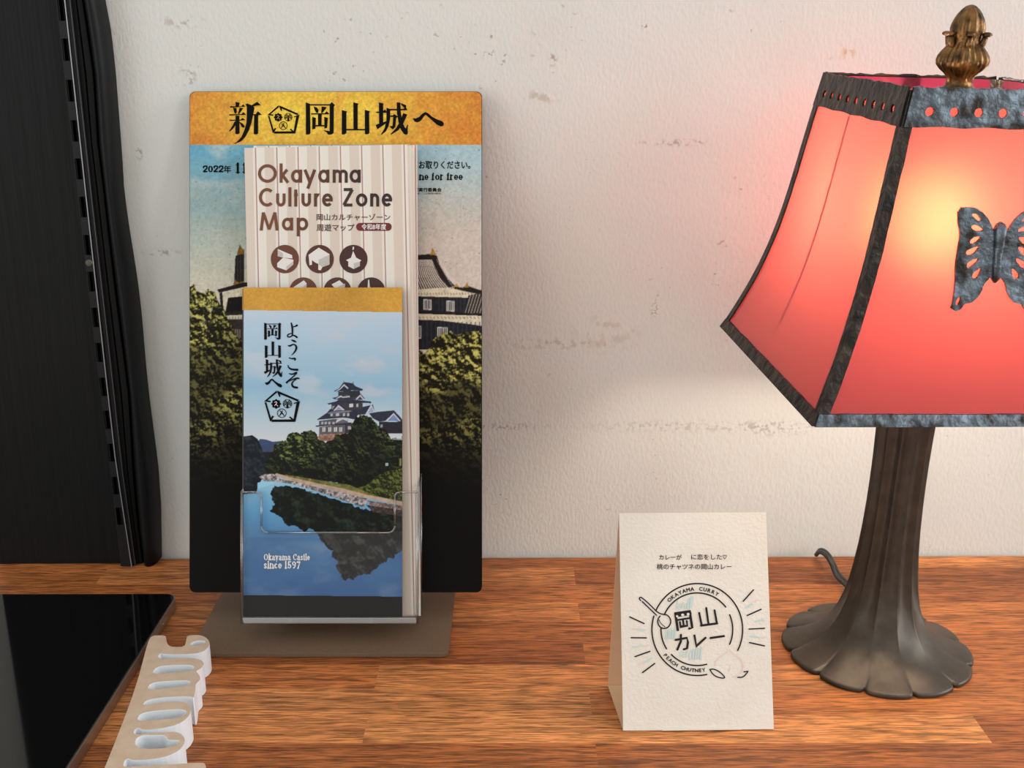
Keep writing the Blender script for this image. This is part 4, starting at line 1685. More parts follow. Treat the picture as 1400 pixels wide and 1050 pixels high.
# ------------------------------------------------------------------ leaflets standing in the pocket
def stripes_sheet(name, fr, x0, x1, yt, yb, lines0, parent, d):
    """Striped cover: vertical bands of ink, photo-pixel x of the dark lines in lines0."""
    bands = []
    step = lines0[1] - lines0[0]
    xs = [x0]
    c_line, c_w, c_b, c_p = (176, 136, 128), (232, 228, 218), (219, 206, 192), (228, 220, 208)
    cuts = []
    L0 = lines0[0] - step * 3
    for kk in range(14):
        l = L0 + kk * step
        for (f0, f1, c) in ((0, .055, c_line), (.055, .11, (236, 230, 222)), (.11, .45, c_w), (.45, .90, c_b), (.90, 1.0, c_w)):
            a, b2 = max(x0, l + f0 * step), min(x1, l + f1 * step)
            if b2 > a:
                cuts.append((a, b2, c))
    V, Fs, cols = [], [], []
    for (a, b2, c) in cuts:
        k3 = len(V)
        pa, pb = fr.px(a, yb), fr.px(b2, yt)
        V += [fr.w(pa[0], pa[1], d), fr.w(pb[0], pa[1], d), fr.w(pb[0], pb[1], d), fr.w(pa[0], pb[1], d)]
        Fs.append((k3, k3 + 1, k3 + 2, k3 + 3))
        cols += [c] * 4
    o = build(name, V, Fs, PRINT, parent, recalc=False)
    at = o.data.color_attributes.new('Col', 'FLOAT_COLOR', 'POINT')
    at.data.foreach_set('color', np.array([rgb(*c) for c in cols], np.float32).reshape(-1))
    return o


def leaflet_body(name, fr, x0, y0, x1, y1, d0, d1, material, parent=None, loc=None):
    p, q = fr.px(x0, y1), fr.px(x1, y0)
    mb = MB()
    mb.hexa([fr.w(p[0], p[1], d0), fr.w(q[0], p[1], d0), fr.w(q[0], q[1], d0), fr.w(p[0], q[1], d0)],
            [fr.w(p[0], p[1], d1), fr.w(q[0], p[1], d1), fr.w(q[0], q[1], d1), fr.w(p[0], q[1], d1)])
    return mb.ob(name, material, parent, loc=loc)


def turned(fr, px, py, deg):
    """The same plane with its axes turned about a photo pixel (degrees clockwise as seen)."""
    a, v = fr.px(px, py)
    o = fr.w(a, v)
    c, s = math.cos(math.radians(deg)), math.sin(math.radians(deg))
    f = Frame(o, fr.u * c - fr.v * s, fr.u * s + fr.v * c)
    return f


ZM = .6755
MAPG = 'striped culture map leaflets in the clear pocket'
# front culture map, leaning a little to the left
MF = tilted_frame(ZM)


class Turn:
    """Photo-pixel mapper onto a turned frame whose own grid is upright."""


mapf = turned(MF, 450, 843, -1.25)
kf = ZM / F_PX
cm = root('culture_map_leaflet', 'front striped culture map leaflet with brown title and round building icons', 'leaflet', MF.w(*MF.px(450, 843)), MAPG)


def mbox(x0, x1, y0, y1):
    return ((x0 - 450) * kf, (843 - y1) * kf, (x1 - 450) * kf, (843 - y0) * kf)


def flat_leaf(name, fr, w0, w1, h, t, material, parent):
    mb = MB()
    mb.hexa([fr.w(w0, 0, 0), fr.w(w1, 0, 0), fr.w(w1, h, 0), fr.w(w0, h, 0)], [fr.w(w0, 0, -t), fr.w(w1, 0, -t), fr.w(w1, h, -t), fr.w(w0, h, -t)])
    return mb.ob(name, material, parent)


def stripe_print(name, fr, w0, w1, h, first, step, parent, d=.0001):
    V, Fs, cols = [], [], []
    c_line, c_w, c_b = (182, 148, 140), (233, 229, 219), (220, 208, 195)
    for kk in range(-12, 14):
        l = first + kk * step
        for (f0, f1, c) in ((0, .06, c_line), (.06, .12, (240, 232, 226)), (.12, .45, c_w), (.45, .90, c_b), (.90, 1.0, c_w)):
            a, b2 = max(w0, l + f0 * step), min(w1, l + f1 * step)
            if b2 > a:
                k3 = len(V)
                V += [fr.w(a, 0, d), fr.w(b2, 0, d), fr.w(b2, h, d), fr.w(a, h, d)]
                Fs.append((k3, k3 + 1, k3 + 2, k3 + 3))
                cols += [c] * 4
    o = build(name, V, Fs, PRINT, parent, recalc=False)
    at = o.data.color_attributes.new('Col', 'FLOAT_COLOR', 'POINT')
    at.data.foreach_set('color', np.array([rgb(*c) for c in cols], np.float32).reshape(-1))
    return o


HMAP = (843 - 200) * kf
WM0, WM1 = (348 - 450) * kf, (571.0 - 450) * kf
STEP = 29.0 * kf
body = flat_leaf('folded_sheet', mapf, WM0, WM1, HMAP, .0016, PAPER_EDGE, cm)
FIRST = (391.5 - 450) * kf
stripe_print('striped_cover', mapf, WM0 + .0001, WM1 - .0001, HMAP, FIRST, STEP, cm)


def brown_mat():
    m, nt, b, out = new_mat('brown_title_ink')
    tc = nt.nodes.new('ShaderNodeTexCoord')
    sp_ = nt.nodes.new('ShaderNodeSeparateXYZ')
    r = nt.nodes.new('ShaderNodeValToRGB')
    r.color_ramp.elements[0].color = rgb(116, 68, 40)
    r.color_ramp.elements[1].color = rgb(48, 22, 20)
    r.color_ramp.elements[0].position, r.color_ramp.elements[1].position = .15, .75
    nt.links.new(tc.outputs['Generated'], sp_.inputs[0])
    nt.links.new(sp_.outputs[0], r.inputs['Fac'])
    nt.links.new(r.outputs['Color'], b.inputs['Base Color'])
    b.inputs['Roughness'].default_value = .5
    return m


BROWN = brown_mat()


def c1(polys):       # crop pixels (5.25 per photo pixel, from 330, 200) -> photo pixels
    return shift(polys, 330, 200, 1 / 5.25)


title = []
for ch, a, b2 in (('O', 120, 255), ('k', 275, 346), ('a', 357, 437), ('y', 446, 538), ('a', 552, 632), ('m', 656, 764), ('a', 777, 857)):
    title += letter(ch, a, b2, 262, 94, 21.5)
for ch, a, b2 in (('C', 122, 228), ('u', 250, 318), ('l', 338, 360), ('t', 372, 412), ('u', 432, 500), ('r', 522, 568), ('e', 580, 657), ('Z', 725, 808), ('o', 823, 905), ('n', 925, 990), ('e', 1008, 1083)):
    title += letter(ch, a, b2, 433, 94, 21.5)
for ch, a, b2 in (('M', 132, 268), ('a', 292, 372), ('p', 398, 480)):
    title += letter(ch, a, b2, 605, 92, 21.5)
ink('title', c1(title), mapf, BROWN, cm, .0003, label='brown title reading Okayama Culture Zone Map')
sub = text_px('岡山カルチャーゾーン', 433, 533.5, 292.5, 301.5, .012) + text_px('周遊マップ', 433, 484.5, 306.5, 316, .012)
ink('subtitle', sub, mapf, mat('dark_brown_ink', rgb(78, 44, 38), .5), cm, .0003)
ink('year_badge', [rounded(487, 304.8, 535.5, 315.6, 5.2, 6)], mapf, mat('wine_red_ink', rgb(112, 28, 38), .5), cm, .0003, label='wine red pill badge')
ink('year_text', text_px('令和8年度', 494.5, 528, 306.3, 314.2, .02), mapf, WHITE_INK, cm, .0005)
BRN2 = [mat('icon_brown_ink', rgb(*c), .5) for c in ((104, 58, 36), (82, 42, 30), (66, 30, 26))]
ICON_INK = mat('icon_white_ink', rgb(232, 228, 224), .5)
ICON_GREY = mat('icon_grey_ink', rgb(196, 190, 186), .5)
iconw = {
    0: ([[(262, 738), (365, 782), (368, 806), (300, 800), (262, 790)], [(258, 840), (300, 800), (375, 815), (375, 850), (325, 892), (258, 868)]], [[(262, 745), (300, 768), (300, 800), (262, 790)], [(325, 862), (375, 826), (375, 850), (325, 892)]]),
    1: ([[(483, 780), (556, 728), (634, 775), (634, 850), (582, 868), (572, 890), (553, 888), (553, 845), (530, 835), (508, 818), (508, 850), (490, 855), (487, 815)]], [[(556, 815), (634, 778), (634, 850), (582, 866), (556, 850)]]),
    2: ([[(800, 722), (810, 722), (808, 742), (798, 745)], [(803, 752), (788, 800), (752, 818), (768, 828), (768, 862), (808, 882), (852, 860), (852, 828), (862, 820), (825, 800)]], [[(808, 840), (852, 828), (852, 860), (808, 882)]]),
}
for i, (cx, cy) in enumerate(((313, 810), (563, 810), (805, 810), (445, 1043), (690, 1043), (933, 1043))):
    ic = ink('building_icon', c1([ell(cx, cy, 101, 102, 40)]), mapf, BRN2[i % 3], cm, .0003)
    if i < 3:
        wht, gry = iconw[i]
    else:
        wht, gry = ([[(375, 1012), (450, 962), (470, 985), (410, 1040)]], [[(410, 1040), (470, 985), (470, 1010), (420, 1060)]]) if i == 3 else \
                   ([[(648, 992), (705, 962), (745, 1000), (690, 1040)]], [[(690, 1012), (745, 985), (745, 1010), (700, 1050)]]) if i == 4 else \
                   ([[(910, 960), (918, 958), (922, 1000), (930, 1050), (905, 1050)]], [[(918, 1000), (928, 1010), (930, 1050), (918, 1050)]])
    ink('icon_drawing', c1(wht), mapf, ICON_INK, ic, .0005)
    ink('icon_drawing', c1(gry), mapf, ICON_GREY, ic, .0006)

# the maps behind: only their edges show
back = [(.6775, -.95, 350, 573.0, 201, 0), (.6795, -.55, 349, 572.5, 204, 1), (.6815, -.70, 352, 574.5, 203, 2), (.6835, -.30, 350, 573.5, 199, 3), (.6855, -.45, 353, 575, 201, 4)]
for (z, deg, x0_, x1_, yt_, q) in back:
    f0 = tilted_frame(z)
    ff = turned(f0, 450, 843, deg)
    kz = z / F_PX
    r_ = root('culture_map_leaflet', 'striped culture map leaflet tucked behind the front one, only its edges showing', 'leaflet', f0.w(*f0.px(450, 843)), MAPG)
    flat_leaf('folded_sheet', ff, (x0_ - 450) * kz, (x1_ - 450) * kz, (843 - yt_) * kz, .0015, PAPER_EDGE, r_)
    stripe_print('striped_cover', ff, (x0_ - 450) * kz + .0001, (x1_ - 450) * kz - .0001, (843 - yt_) * kz, FIRST + .001 * q, STEP, r_)

# ------------------------------------------------------------------ castle leaflets, in front of the maps
CASTG = 'castle leaflets at the front of the clear pocket'
ZC = .6672
CF = tilted_frame(ZC)
cl_ = root('castle_leaflet', 'front leaflet with gold top band and photo of a black castle above a river', 'leaflet', CF.w(*CF.px(442, 843)), CASTG)
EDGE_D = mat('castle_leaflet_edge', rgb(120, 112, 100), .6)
leaflet_body('folded_sheet', CF, 333, 393, 550, 843.5, -.0001, -.0012, EDGE_D, cl_)
pic = Picture(333.1, 393.1, 549.9, 843.4, .667)
X, Y = pic.X, pic.Y
one = np.ones_like(X)
pic.grad(one, [(424, (190, 212, 230)), (470, (176, 205, 226)), (530, (150, 192, 218)), (570, (182, 206, 220)), (600, (206, 214, 220)), (650, (160, 205, 228)), (700, (96, 160, 205)), (735, (84, 128, 172)), (790, (72, 112, 160)), (815, (66, 104, 152))])
c = np.clip((fbm(X, Y * 1.7, 60, 15, 5) - .50) * 4.5, 0, 1) * (Y < 600) * np.clip((600 - Y) / 60, 0, 1)
pic.blend(c * .5, (208, 212, 220))
c = np.clip((fbm(X, Y * 2.4, 46, 16, 5) - .54) * 4.5, 0, 1) * (Y < 600) * np.clip((X - 380) / 100, 0, 1)
pic.blend(c * .45, (216, 206, 212))
c = np.clip((fbm(X, Y * 2.0, 44, 17, 5) - .52) * 4, 0, 1) * (Y > 720)
pic.blend(c * .35, (150, 168, 190))
pic.blend(np.clip((fbm(X, Y, 40, 18, 4) - .45) * 3, 0, 1) * (Y > 735) * .4, (58, 90, 142))
# far hill and left bank trees
pic.poly([(350, 616), (384, 616), (384, 652), (350, 652)], (24, 28, 34), .3, 5)
pic.poly([(352, 604), (356, 600), (364, 601), (373, 604), (384, 603), (384, 618), (352, 618)], (62, 78, 112), .12, 6)
M = pic.mask([(330, 597), (345, 595), (352, 600), (358, 612), (362, 628), (374, 640), (380, 648), (360, 652), (354, 662), (350, 674), (330, 676)])
pic.foliage(M, (20, 24, 36), (48, 58, 60), 12, 5, 2.4, .3)
# castle (traced at 5.833 per pixel from 400, 500)
cs = lambda pts: [(400 + x / 5.833, 500 + y / 5.833) for x, y in pts]
NAVY, GREY, LT, DKC = (46, 50, 68), (92, 92, 100), (196, 200, 210), (44, 42, 48)
CP_ = lambda pts, col, amp=.12: pic.poly(cs(pts), col, amp, 3, 7)
CP_([(210, 545), (415, 530), (420, 545), (470, 530), (520, 560), (480, 600), (205, 600)], (150, 116, 98), .5)
CP_([(212, 490), (415, 462), (415, 540), (212, 548)], GREY)
CP_([(415, 462), (500, 470), (500, 535), (415, 540)], (60, 58, 66))
for x in (238, 285, 330, 372):
    CP_([(x, 492), (x + 24, 489), (x + 24, 525), (x, 528)], (206, 206, 204), 0)
    pic.line(cs([(x + 12, 492), (x + 12, 525)]), .6, (110, 108, 110))
CP_([(440, 482), (468, 482), (468, 508), (440, 508)], (170, 170, 172), 0)
CP_([(186, 478), (300, 460), (470, 452), (470, 468), (300, 476), (186, 488)], NAVY)
CP_([(210, 440), (330, 425), (440, 430), (440, 458), (210, 475)], (86, 86, 94))
for x in (228, 255, 285, 318):
    CP_([(x, 448), (x + 18, 446), (x + 18, 466), (x, 469)], (176, 176, 178), 0)
CP_([(342, 458), (352, 432), (400, 414), (436, 432), (444, 446), (400, 428), (360, 450)], LT, .05)
CP_([(360, 450), (400, 430), (432, 446), (420, 454), (370, 458)], (104, 104, 112))
CP_([(190, 432), (275, 375), (300, 345), (470, 350), (640, 310), (655, 365), (610, 372), (580, 388), (520, 392), (500, 430), (440, 418), (400, 414), (330, 420)], NAVY)
CP_([(300, 380), (450, 368), (452, 396), (300, 410)], (80, 80, 90))
for x in (302, 345, 402, 435):
    w_ = 28 if x == 345 else 18
    CP_([(x, 380), (x + w_, 377), (x + w_, 400), (x, 404)], (184, 186, 190), 0)
CP_([(275, 378), (310, 366), (450, 356), (480, 362), (450, 370), (290, 384)], (120, 124, 138))
CP_([(580, 386), (628, 306), (656, 366), (640, 370), (630, 340), (600, 380)], LT, .05)
CP_([(598, 380), (628, 330), (646, 366), (612, 374)], (140, 160, 200))
CP_([(310, 300), (500, 285), (560, 300), (560, 345), (480, 355), (310, 360)], (62, 62, 72))
CP_([(452, 304), (484, 302), (484, 330), (452, 332)], (210, 210, 208), 0)
CP_([(508, 304), (524, 302), (524, 328), (508, 330)], (190, 190, 190), 0)
CP_([(316, 322), (340, 320), (340, 345), (316, 348)], (150, 150, 152), 0)
CP_([(322, 362), (366, 312), (418, 352), (400, 356), (366, 330), (340, 358)], LT, .05)
CP_([(340, 358), (366, 328), (400, 354)], (150, 156, 180))
CP_([(365, 275), (372, 300), (420, 340), (426, 350), (412, 348), (366, 308), (330, 350), (322, 358), (320, 348)], NAVY)
CP_([(274, 302), (345, 285), (372, 270), (500, 272), (625, 285), (628, 298), (500, 296), (380, 298), (290, 310)], NAVY)
CP_([(316, 256), (350, 250), (388, 230), (420, 238), (480, 236), (540, 220), (576, 262), (560, 272), (500, 270), (440, 280), (388, 276), (330, 266)], (56, 58, 74))
CP_([(344, 262), (384, 236), (400, 246), (470, 240), (470, 250), (400, 256), (384, 250), (350, 266)], LT, .05)
CP_([(502, 264), (540, 230), (574, 268), (560, 272), (540, 246), (516, 268)], LT, .05)
CP_([(364, 208), (456, 200), (456, 236), (364, 240)], (56, 56, 66))
CP_([(456, 200), (535, 200), (540, 222), (500, 250), (456, 250)], (48, 48, 58))
CP_([(332, 200), (370, 182), (408, 130), (482, 140), (500, 162), (562, 188), (556, 200), (470, 196), (440, 208), (400, 202), (340, 208)], NAVY)
CP_([(340, 204), (376, 184), (410, 146), (446, 178), (440, 186), (410, 160), (380, 190), (346, 208)], LT, .05)
CP_([(404, 132), (406, 116), (412, 122), (414, 136)], (170, 140, 90), 0)
CP_([(478, 142), (480, 126), (486, 130), (488, 146)], (150, 124, 86), 0)
CP_([(610, 380), (680, 368), (808, 356), (850, 400), (884, 440), (884, 460), (820, 440), (740, 440), (690, 446), (640, 420)], NAVY)
CP_([(740, 440), (806, 376), (862, 440), (850, 444), (806, 392), (760, 440)], LT, .05)
CP_([(760, 440), (806, 394), (846, 442)], (120, 150, 200))
CP_([(690, 446), (880, 450), (880, 540), (690, 540)], (40, 40, 50))
CP_([(700, 470), (718, 468), (718, 492), (700, 494)], (150, 152, 160), 0)
# wooded hill
mk = pic.mask([(362, 645), (362, 632), (368, 624), (376, 606), (388, 604), (394, 594), (404, 590), (412, 592), (420, 588), (430, 590), (434, 594), (434, 600), (446, 604), (456, 600), (462, 594), (478, 592), (480, 580), (486, 571),
               (494, 568), (506, 569), (514, 578), (520, 586), (530, 588), (534, 600), (552, 598), (552, 664), (500, 672), (470, 663), (440, 657), (380, 650)])
M = pic.ragged(mk, 3.5, 5, 91)
lit = np.interp(X, [360, 440, 500, 550], [1.15, 1.0, .62, .85]) * np.interp(Y, [570, 620, 660], [1.1, 1.0, .45])
pic.foliage(M, (14, 18, 11), (108, 124, 64), 8, 44, 3.4, .26, 1.0, lit)
big = np.clip((fbm(X, Y, 26, 47, 2) - .5) * 5, 0, 1)
pic.blend(M * (1 - big) * .5, (17, 21, 16))
pic.poly([(537, 599), (552, 600), (552, 602), (537, 601)], (150, 160, 170))
pic.poly([(527, 633), (531, 633), (531, 637), (527, 637)], (150, 180, 170))
pic.poly([(546, 627), (549, 627), (549, 637), (546, 637)], (120, 124, 76))
# right-hand grass bank, path, stones
M = pic.mask([(484, 668), (500, 664), (516, 650), (530, 644), (552, 640), (552, 688), (520, 682), (500, 676)])
pic.foliage(M, (26, 32, 14), (106, 116, 50), 6, 55, 3.0, .32)
pic.poly([(377, 650), (392, 649), (440, 657), (478, 663), (500, 672), (520, 682), (500, 680), (470, 670), (430, 662)], (110, 108, 58), .5, 4, 9)
pic.poly([(374, 650), (378, 647), (400, 653), (440, 662), (470, 668), (500, 676), (552, 686), (552, 692), (505, 682), (470, 674), (430, 665), (395, 657)], (182, 160, 140), .15, 4, 9)
pic.poly([(354, 652), (362, 648), (374, 648), (384, 655), (410, 660), (440, 668), (470, 674), (503, 682), (498, 694), (486, 690), (460, 681), (430, 671), (400, 662), (375, 658), (362, 658)], (140, 134, 136), .9, 2.6, 11)
pic.poly([(502, 684), (552, 692), (552, 699), (505, 690)], (120, 100, 96), .8, 2.4, 12)
# water: bright left, dark reflections
pic.poly([(352, 660), (361, 658), (376, 660), (366, 664), (352, 668)], (150, 205, 232))
mk = pic.mask([(374, 664), (382, 664), (400, 664), (432, 674), (462, 684), (500, 696), (552, 700), (552, 730), (436, 730), (430, 724), (422, 722), (416, 727), (406, 721), (396, 718), (388, 714), (384, 706), (374, 702), (368, 698), (374, 690), (370, 680)])
M = pic.ragged(mk, 3.0, 5, 95)
pic.foliage(M, (12, 17, 15), (40, 54, 40), 15, 66, 2.2, .22)
pic.poly([(500, 690), (552, 698), (552, 706), (510, 700)], (66, 56, 50), .6, 3)
mk = pic.mask([(434, 730), (437, 737), (441, 741), (444, 746), (449, 750), (455, 752), (452, 759), (458, 764), (462, 767), (459, 775), (463, 780), (468, 789), (471, 794), (476, 791), (483, 792), (486, 788), (496, 785), (506, 784), (509, 779), (516, 777), (518, 771),
               (528, 768), (530, 763), (538, 763), (541, 757), (552, 752), (552, 727), (436, 727)])
M = pic.ragged(mk, 2.0, 3, 97)
pic.foliage(M, (38, 38, 38), (78, 76, 74), 14, 68, 1.6, .25)
pic.poly([(440, 730), (455, 730), (470, 752), (462, 756), (446, 742)], (110, 112, 116), .4, 4, alpha=.25)
# black foot strip and gold band
pic.blend((Y > 813.5 + (X - 333) * .010).astype(float), (24, 22, 21))
gb = (Y < 424 + (X - 333) * .014).astype(float)
gcol = np.array((206, 156, 66.0)) * (1 + (fbm(X, Y, 2.4, 101, 3) - .5) * .16 + (fbm(X, Y, 60, 103, 2) - .5) * .2)[..., None]
pic.C = pic.C * (1 - gb[..., None]) + gcol * gb[..., None]
pic.sheet('castle_cover', CF, GLOSSPRINT, cl_, 0.0, label='cover photo of a castle on a wooded river bank under a gold band')
# vertical greeting and crest (crop 6.567 per pixel from 340, 430)
c2 = lambda x, y: (340 + x / 6.567, 430 + y / 6.567)
vert = []
for Gp, box in ((G_OKA, (140, 72, 295, 226)), (G_YAMA, (146, 240, 293, 390)), (G_SHIRO, (138, 402, 302, 562)), (G_HE, (145, 575, 300, 656))):
    p0, p1 = c2(box[0], box[1]), c2(box[2], box[3])
    vert += fit(Gp, p0[0], p0[1], p1[0], p1[1])
kana = []
K = lambda pts: kana.extend(shift(stroke(pts, 8, smooth=2), 340, 430, 1 / 6.567))
K([(383, 78, 12), (392, 110, 17), (394, 150, 15), (392, 190, 12)])
K([(394, 112, 8), (415, 108, 9), (434, 98, 18)])
K([(394, 172, 7), (372, 170, 9), (347, 184, 11), (352, 202, 12), (376, 202, 10), (395, 184, 10), (418, 192, 14), (434, 205, 15)])
K([(385, 228, 8), (408, 238, 20), (426, 246, 8)])
K([(355, 280, 8), (372, 283, 17), (404, 264, 9), (428, 282, 16), (430, 308, 18), (410, 342, 12), (384, 366, 4)])
K([(365, 390, 9), (390, 397, 10), (420, 394, 20), (414, 412, 8)])
K([(354, 455, 7), (358, 476, 12), (386, 494, 16), (438, 496, 20)])
K([(365, 531, 9), (392, 538, 12), (434, 518, 18), (424, 536, 10), (384, 572, 10), (342, 610, 18)])
K([(348, 604, 8), (384, 588, 9), (430, 570, 14), (450, 574, 14)])
K([(428, 580, 8), (396, 602, 11), (386, 628, 15), (402, 652, 18), (436, 656, 18)])
ink('greeting', vert + kana, CF, INK, cl_, .0003, label='black vertical greeting reading ようこそ 岡山城へ')
p0, p1 = c2(140, 683), c2(462, 964)
ref = G_PENTA
ink('pentagon_crest', fit(G_PENTA + EMBLEM, p0[0], p0[1], p1[0], p1[1], ref), CF, INK, cl_, .0003, label='black pentagon crest with three round emblems')
ink('crest_detail', fit(EM_LIGHT, p0[0], p0[1], p1[0], p1[1], ref), CF, WHITE_INK, cl_, .0005)
ink('caption', serif_line('Okayama Castle', 360.5, 424, 765.6, 8.2, 1.45) + serif_line('since 1597', 360.5, 411.5, 777.0, 9.6, 1.8), CF, WHITE_INK, cl_, .0003, label='white caption reading Okayama Castle since 1597')
for q in range(3):
    z = ZC + .0016 + q * .0014
    f0 = tilted_frame(z)
    r_ = root('castle_leaflet', 'castle leaflet stacked behind the front one, only its left edge showing', 'leaflet', f0.w(*f0.px(442, 843)), CASTG)
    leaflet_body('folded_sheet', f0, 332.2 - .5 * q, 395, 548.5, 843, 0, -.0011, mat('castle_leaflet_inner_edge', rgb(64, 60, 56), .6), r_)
    p = MB()
    aa, bb_ = f0.px(332.2 - .5 * q, 424), f0.px(548.5, 395.2)
    p.hexa([f0.w(aa[0], aa[1], .00002), f0.w(bb_[0], aa[1], .00002), f0.w(bb_[0], bb_[1], .00002), f0.w(aa[0], bb_[1], .00002)],
           [f0.w(aa[0], aa[1], .0001), f0.w(bb_[0], aa[1], .0001), f0.w(bb_[0], bb_[1], .0001), f0.w(aa[0], bb_[1], .0001)])
    p.ob('gold_band', mat('gold_band_ink', rgb(190, 140, 60), .4), r_)
# ------------------------------------------------------------------ folded paper tent card
CARD = mat('soft_white_card', rgb(226, 219, 207), .85, bump=.18, bscale=600, spec=.2, color2=rgb(232, 226, 216), vscale=30)
CARD_IN = mat('brown_card_inside', rgb(214, 176, 140), .85)
bl, br = on_z(852, 999.0, .0006), on_z(1058, 997.0, .0006)
zc0 = ((bl + br) / 2 - EYE).dot(FWD)
wid = (br - bl).length
zc1 = wid * F_PX / 201.5
tl = EYE + ray(845, 702) * zc1
tr_ = EYE + ray(1046.5, 700) * zc1
u_ = (br - bl).normalized()
v_ = ((tl + tr_) / 2 - (bl + br) / 2)
v_ = (v_ - u_ * v_.dot(u_)).normalized()
TF = Frame(bl, u_, v_)
HT = ((tl + tr_) / 2 - (bl + br) / 2).dot(v_)
tent = root('tent_card', 'small white folded paper tent card with round curry logo, beside the lamp', 'card sign', (bl + br) / 2 * 1.0)
tent.location.z = 0
bb0 = on_z(831, 937, .0006)
depth_y = bb0.y
T_ = .0006
fl_, fr_ = TF.w(0, 0), TF.w(wid, 0)
ftl, ftr = TF.w(0, HT), TF.w(wid, HT)
bkl, bkr = Vector((bb0.x, depth_y, .0006)), Vector((bb0.x + wid, depth_y + (fr_.y - fl_.y), .0006))
mb = MB()
n = TF.n
mb.hexa([fl_, fr_, ftr, ftl], [fl_ - n * T_, fr_ - n * T_, ftr - n * T_, ftl - n * T_])
card_front = mb.ob('front_panel', CARD, tent)
mb = MB()
nb = Vector((0, 1, 0))
mb.hexa([bkl, bkr, ftr - n * T_ * 1.2, ftl - n * T_ * 1.2], [bkl - nb * T_, bkr - nb * T_, ftr - n * T_ * 1.2 - nb * T_, ftl - n * T_ * 1.2 - nb * T_])
mb.ob('back_panel', CARD_IN, tent, label='back panel of the card, brownish inside')
mb = MB()
up = Vector((0, 0, T_))
mb.hexa([fl_ - n * T_ * 1.5, fr_ - n * T_ * 1.5, bkr - nb * T_ * 1.5, bkl - nb * T_ * 1.5], [p + up for p in (fl_ - n * T_ * 1.5, fr_ - n * T_ * 1.5, bkr - nb * T_ * 1.5, bkl - nb * T_ * 1.5)])
mb.ob('bottom_panel', CARD_IN, tent)
mb = MB()
tp = [TF.px(*q) for q in ((905, 998.6), (912, 995.4), (1008, 994.6), (1014, 997.2))]
mb.plate(tp, [], lambda a, v, d: TF.w(a, v, d), .0002, .0009)
mb.ob('tuck_flap', CARD, tent)

# homography: photo pixel -> card face is a plain ray hit on its plane
CARDINK = mat('card_dark_ink', rgb(38, 30, 32), .7, spec=.2)
LBLUE = mat('pale_blue_ink', rgb(192, 216, 214), .8, spec=.2)
LPINK = mat('pale_pink_ink', rgb(232, 206, 200), .8, spec=.2)
c7 = lambda polys: shift(polys, 860, 740, 1 / 5.0)
lines = text_px('カレーが', 901, 932, 758.2, 765.2, .012) + text_px('に恋をした♡', 945, 993.5, 757.6, 765.0, .012) + text_px('桃のチャツネの岡山カレー', 898, 1000, 770.8, 778.6, .012)
ink('slogan', lines, TF, CARDINK, tent, .00025, label='two small lines of Japanese type')
lg = []
S_ = lambda pts, w, sm=0: lg.extend(stroke(pts, w, smooth=sm))
# 岡
S_([(316, 492), (333, 606)], 17)
S_([(316, 492), (412, 478)], 15)
S_([(330, 508), (418, 494)], 20)
S_([(414, 478), (432, 592), (412, 596)], 17)
S_([(330, 538), (420, 524)], 13)
S_([(347, 552), (352, 584), (398, 577), (394, 545)], 13)
S_([(367, 532), (374, 578)], 13)
# 山
S_([(479, 490), (496, 574)], 14)
S_([(492, 576), (602, 561)], 15)
S_([(527, 456), (543, 566)], 14)
S_([(584, 472), (600, 562)], 14)
# カレー
S_([(318, 674), (396, 660), (402, 690), (396, 732), (374, 738)], 15)
S_([(354, 640), (354, 682), (330, 740)], 15)
S_([(447, 644), (460, 716), (522, 660)], 15)
S_([(556, 661), (648, 648)], 15)
ink('logo_characters', c7(lg), TF, CARDINK, tent, .00025, label='dark logo characters reading 岡山カレー')
ink('logo_dots', c7([ell(328, 512, 8, 7), ell(366, 503, 11, 9), ell(403, 498, 10, 9)]), TF, CARD, tent, .0004)
rg = []
W_ = 9.5
CX, CY = 466, 603
rg += stroke(arc_pts(CX, CY, 310, 314, 156, -27, 60), W_) + stroke(arc_pts(CX, CY, 310, 314, 163, 282, 50), W_)
rg += stroke(arc_pts(CX, CY, 246, 250, 156, 38, 40), W_) + stroke(arc_pts(CX, CY, 242, 248, 24, -24, 20), W_) + stroke(arc_pts(CX, CY, 248, 248, 177, 212, 14), W_) + stroke(arc_pts(CX, CY, 246, 246, 224, 285, 24), W_)
ink('logo_rings', c7(rg), TF, CARDINK, tent, .00025)
ar = []


def arc_text(s, rad, a0, a1, size, flip=False):
    for i, ch in enumerate(s):
        if ch == ' ':
            continue
        a = math.radians(a0 + (a1 - a0) * i / (len(s) - 1))
        for tri in text_tris(ch):
            xs = [p[0] for f in text_tris(ch) for p in f]
            mx_ = (min(xs) + max(xs)) / 2
            q = []
            for (x, y) in tri:
                lx, ly = (x - mx_) * size, (y - .36) * size
                if not flip:
                    rr, tt = rad + ly, a
                    px_, py_ = CX + rr * math.cos(a) + lx * math.sin(a), CY - (rr * math.sin(a) - lx * math.cos(a))
                else:
                    rr = rad - ly
                    px_, py_ = CX + rr * math.cos(a) - lx * math.sin(a), CY - (rr * math.sin(a) + lx * math.cos(a))
                q.append((px_, py_))
            for ddx, ddy in ((-1.3, 0), (1.3, 0), (0, 1.3), (0, -1.3)):
                ar.append([(p[0] + ddx, p[1] + ddy) for p in q])


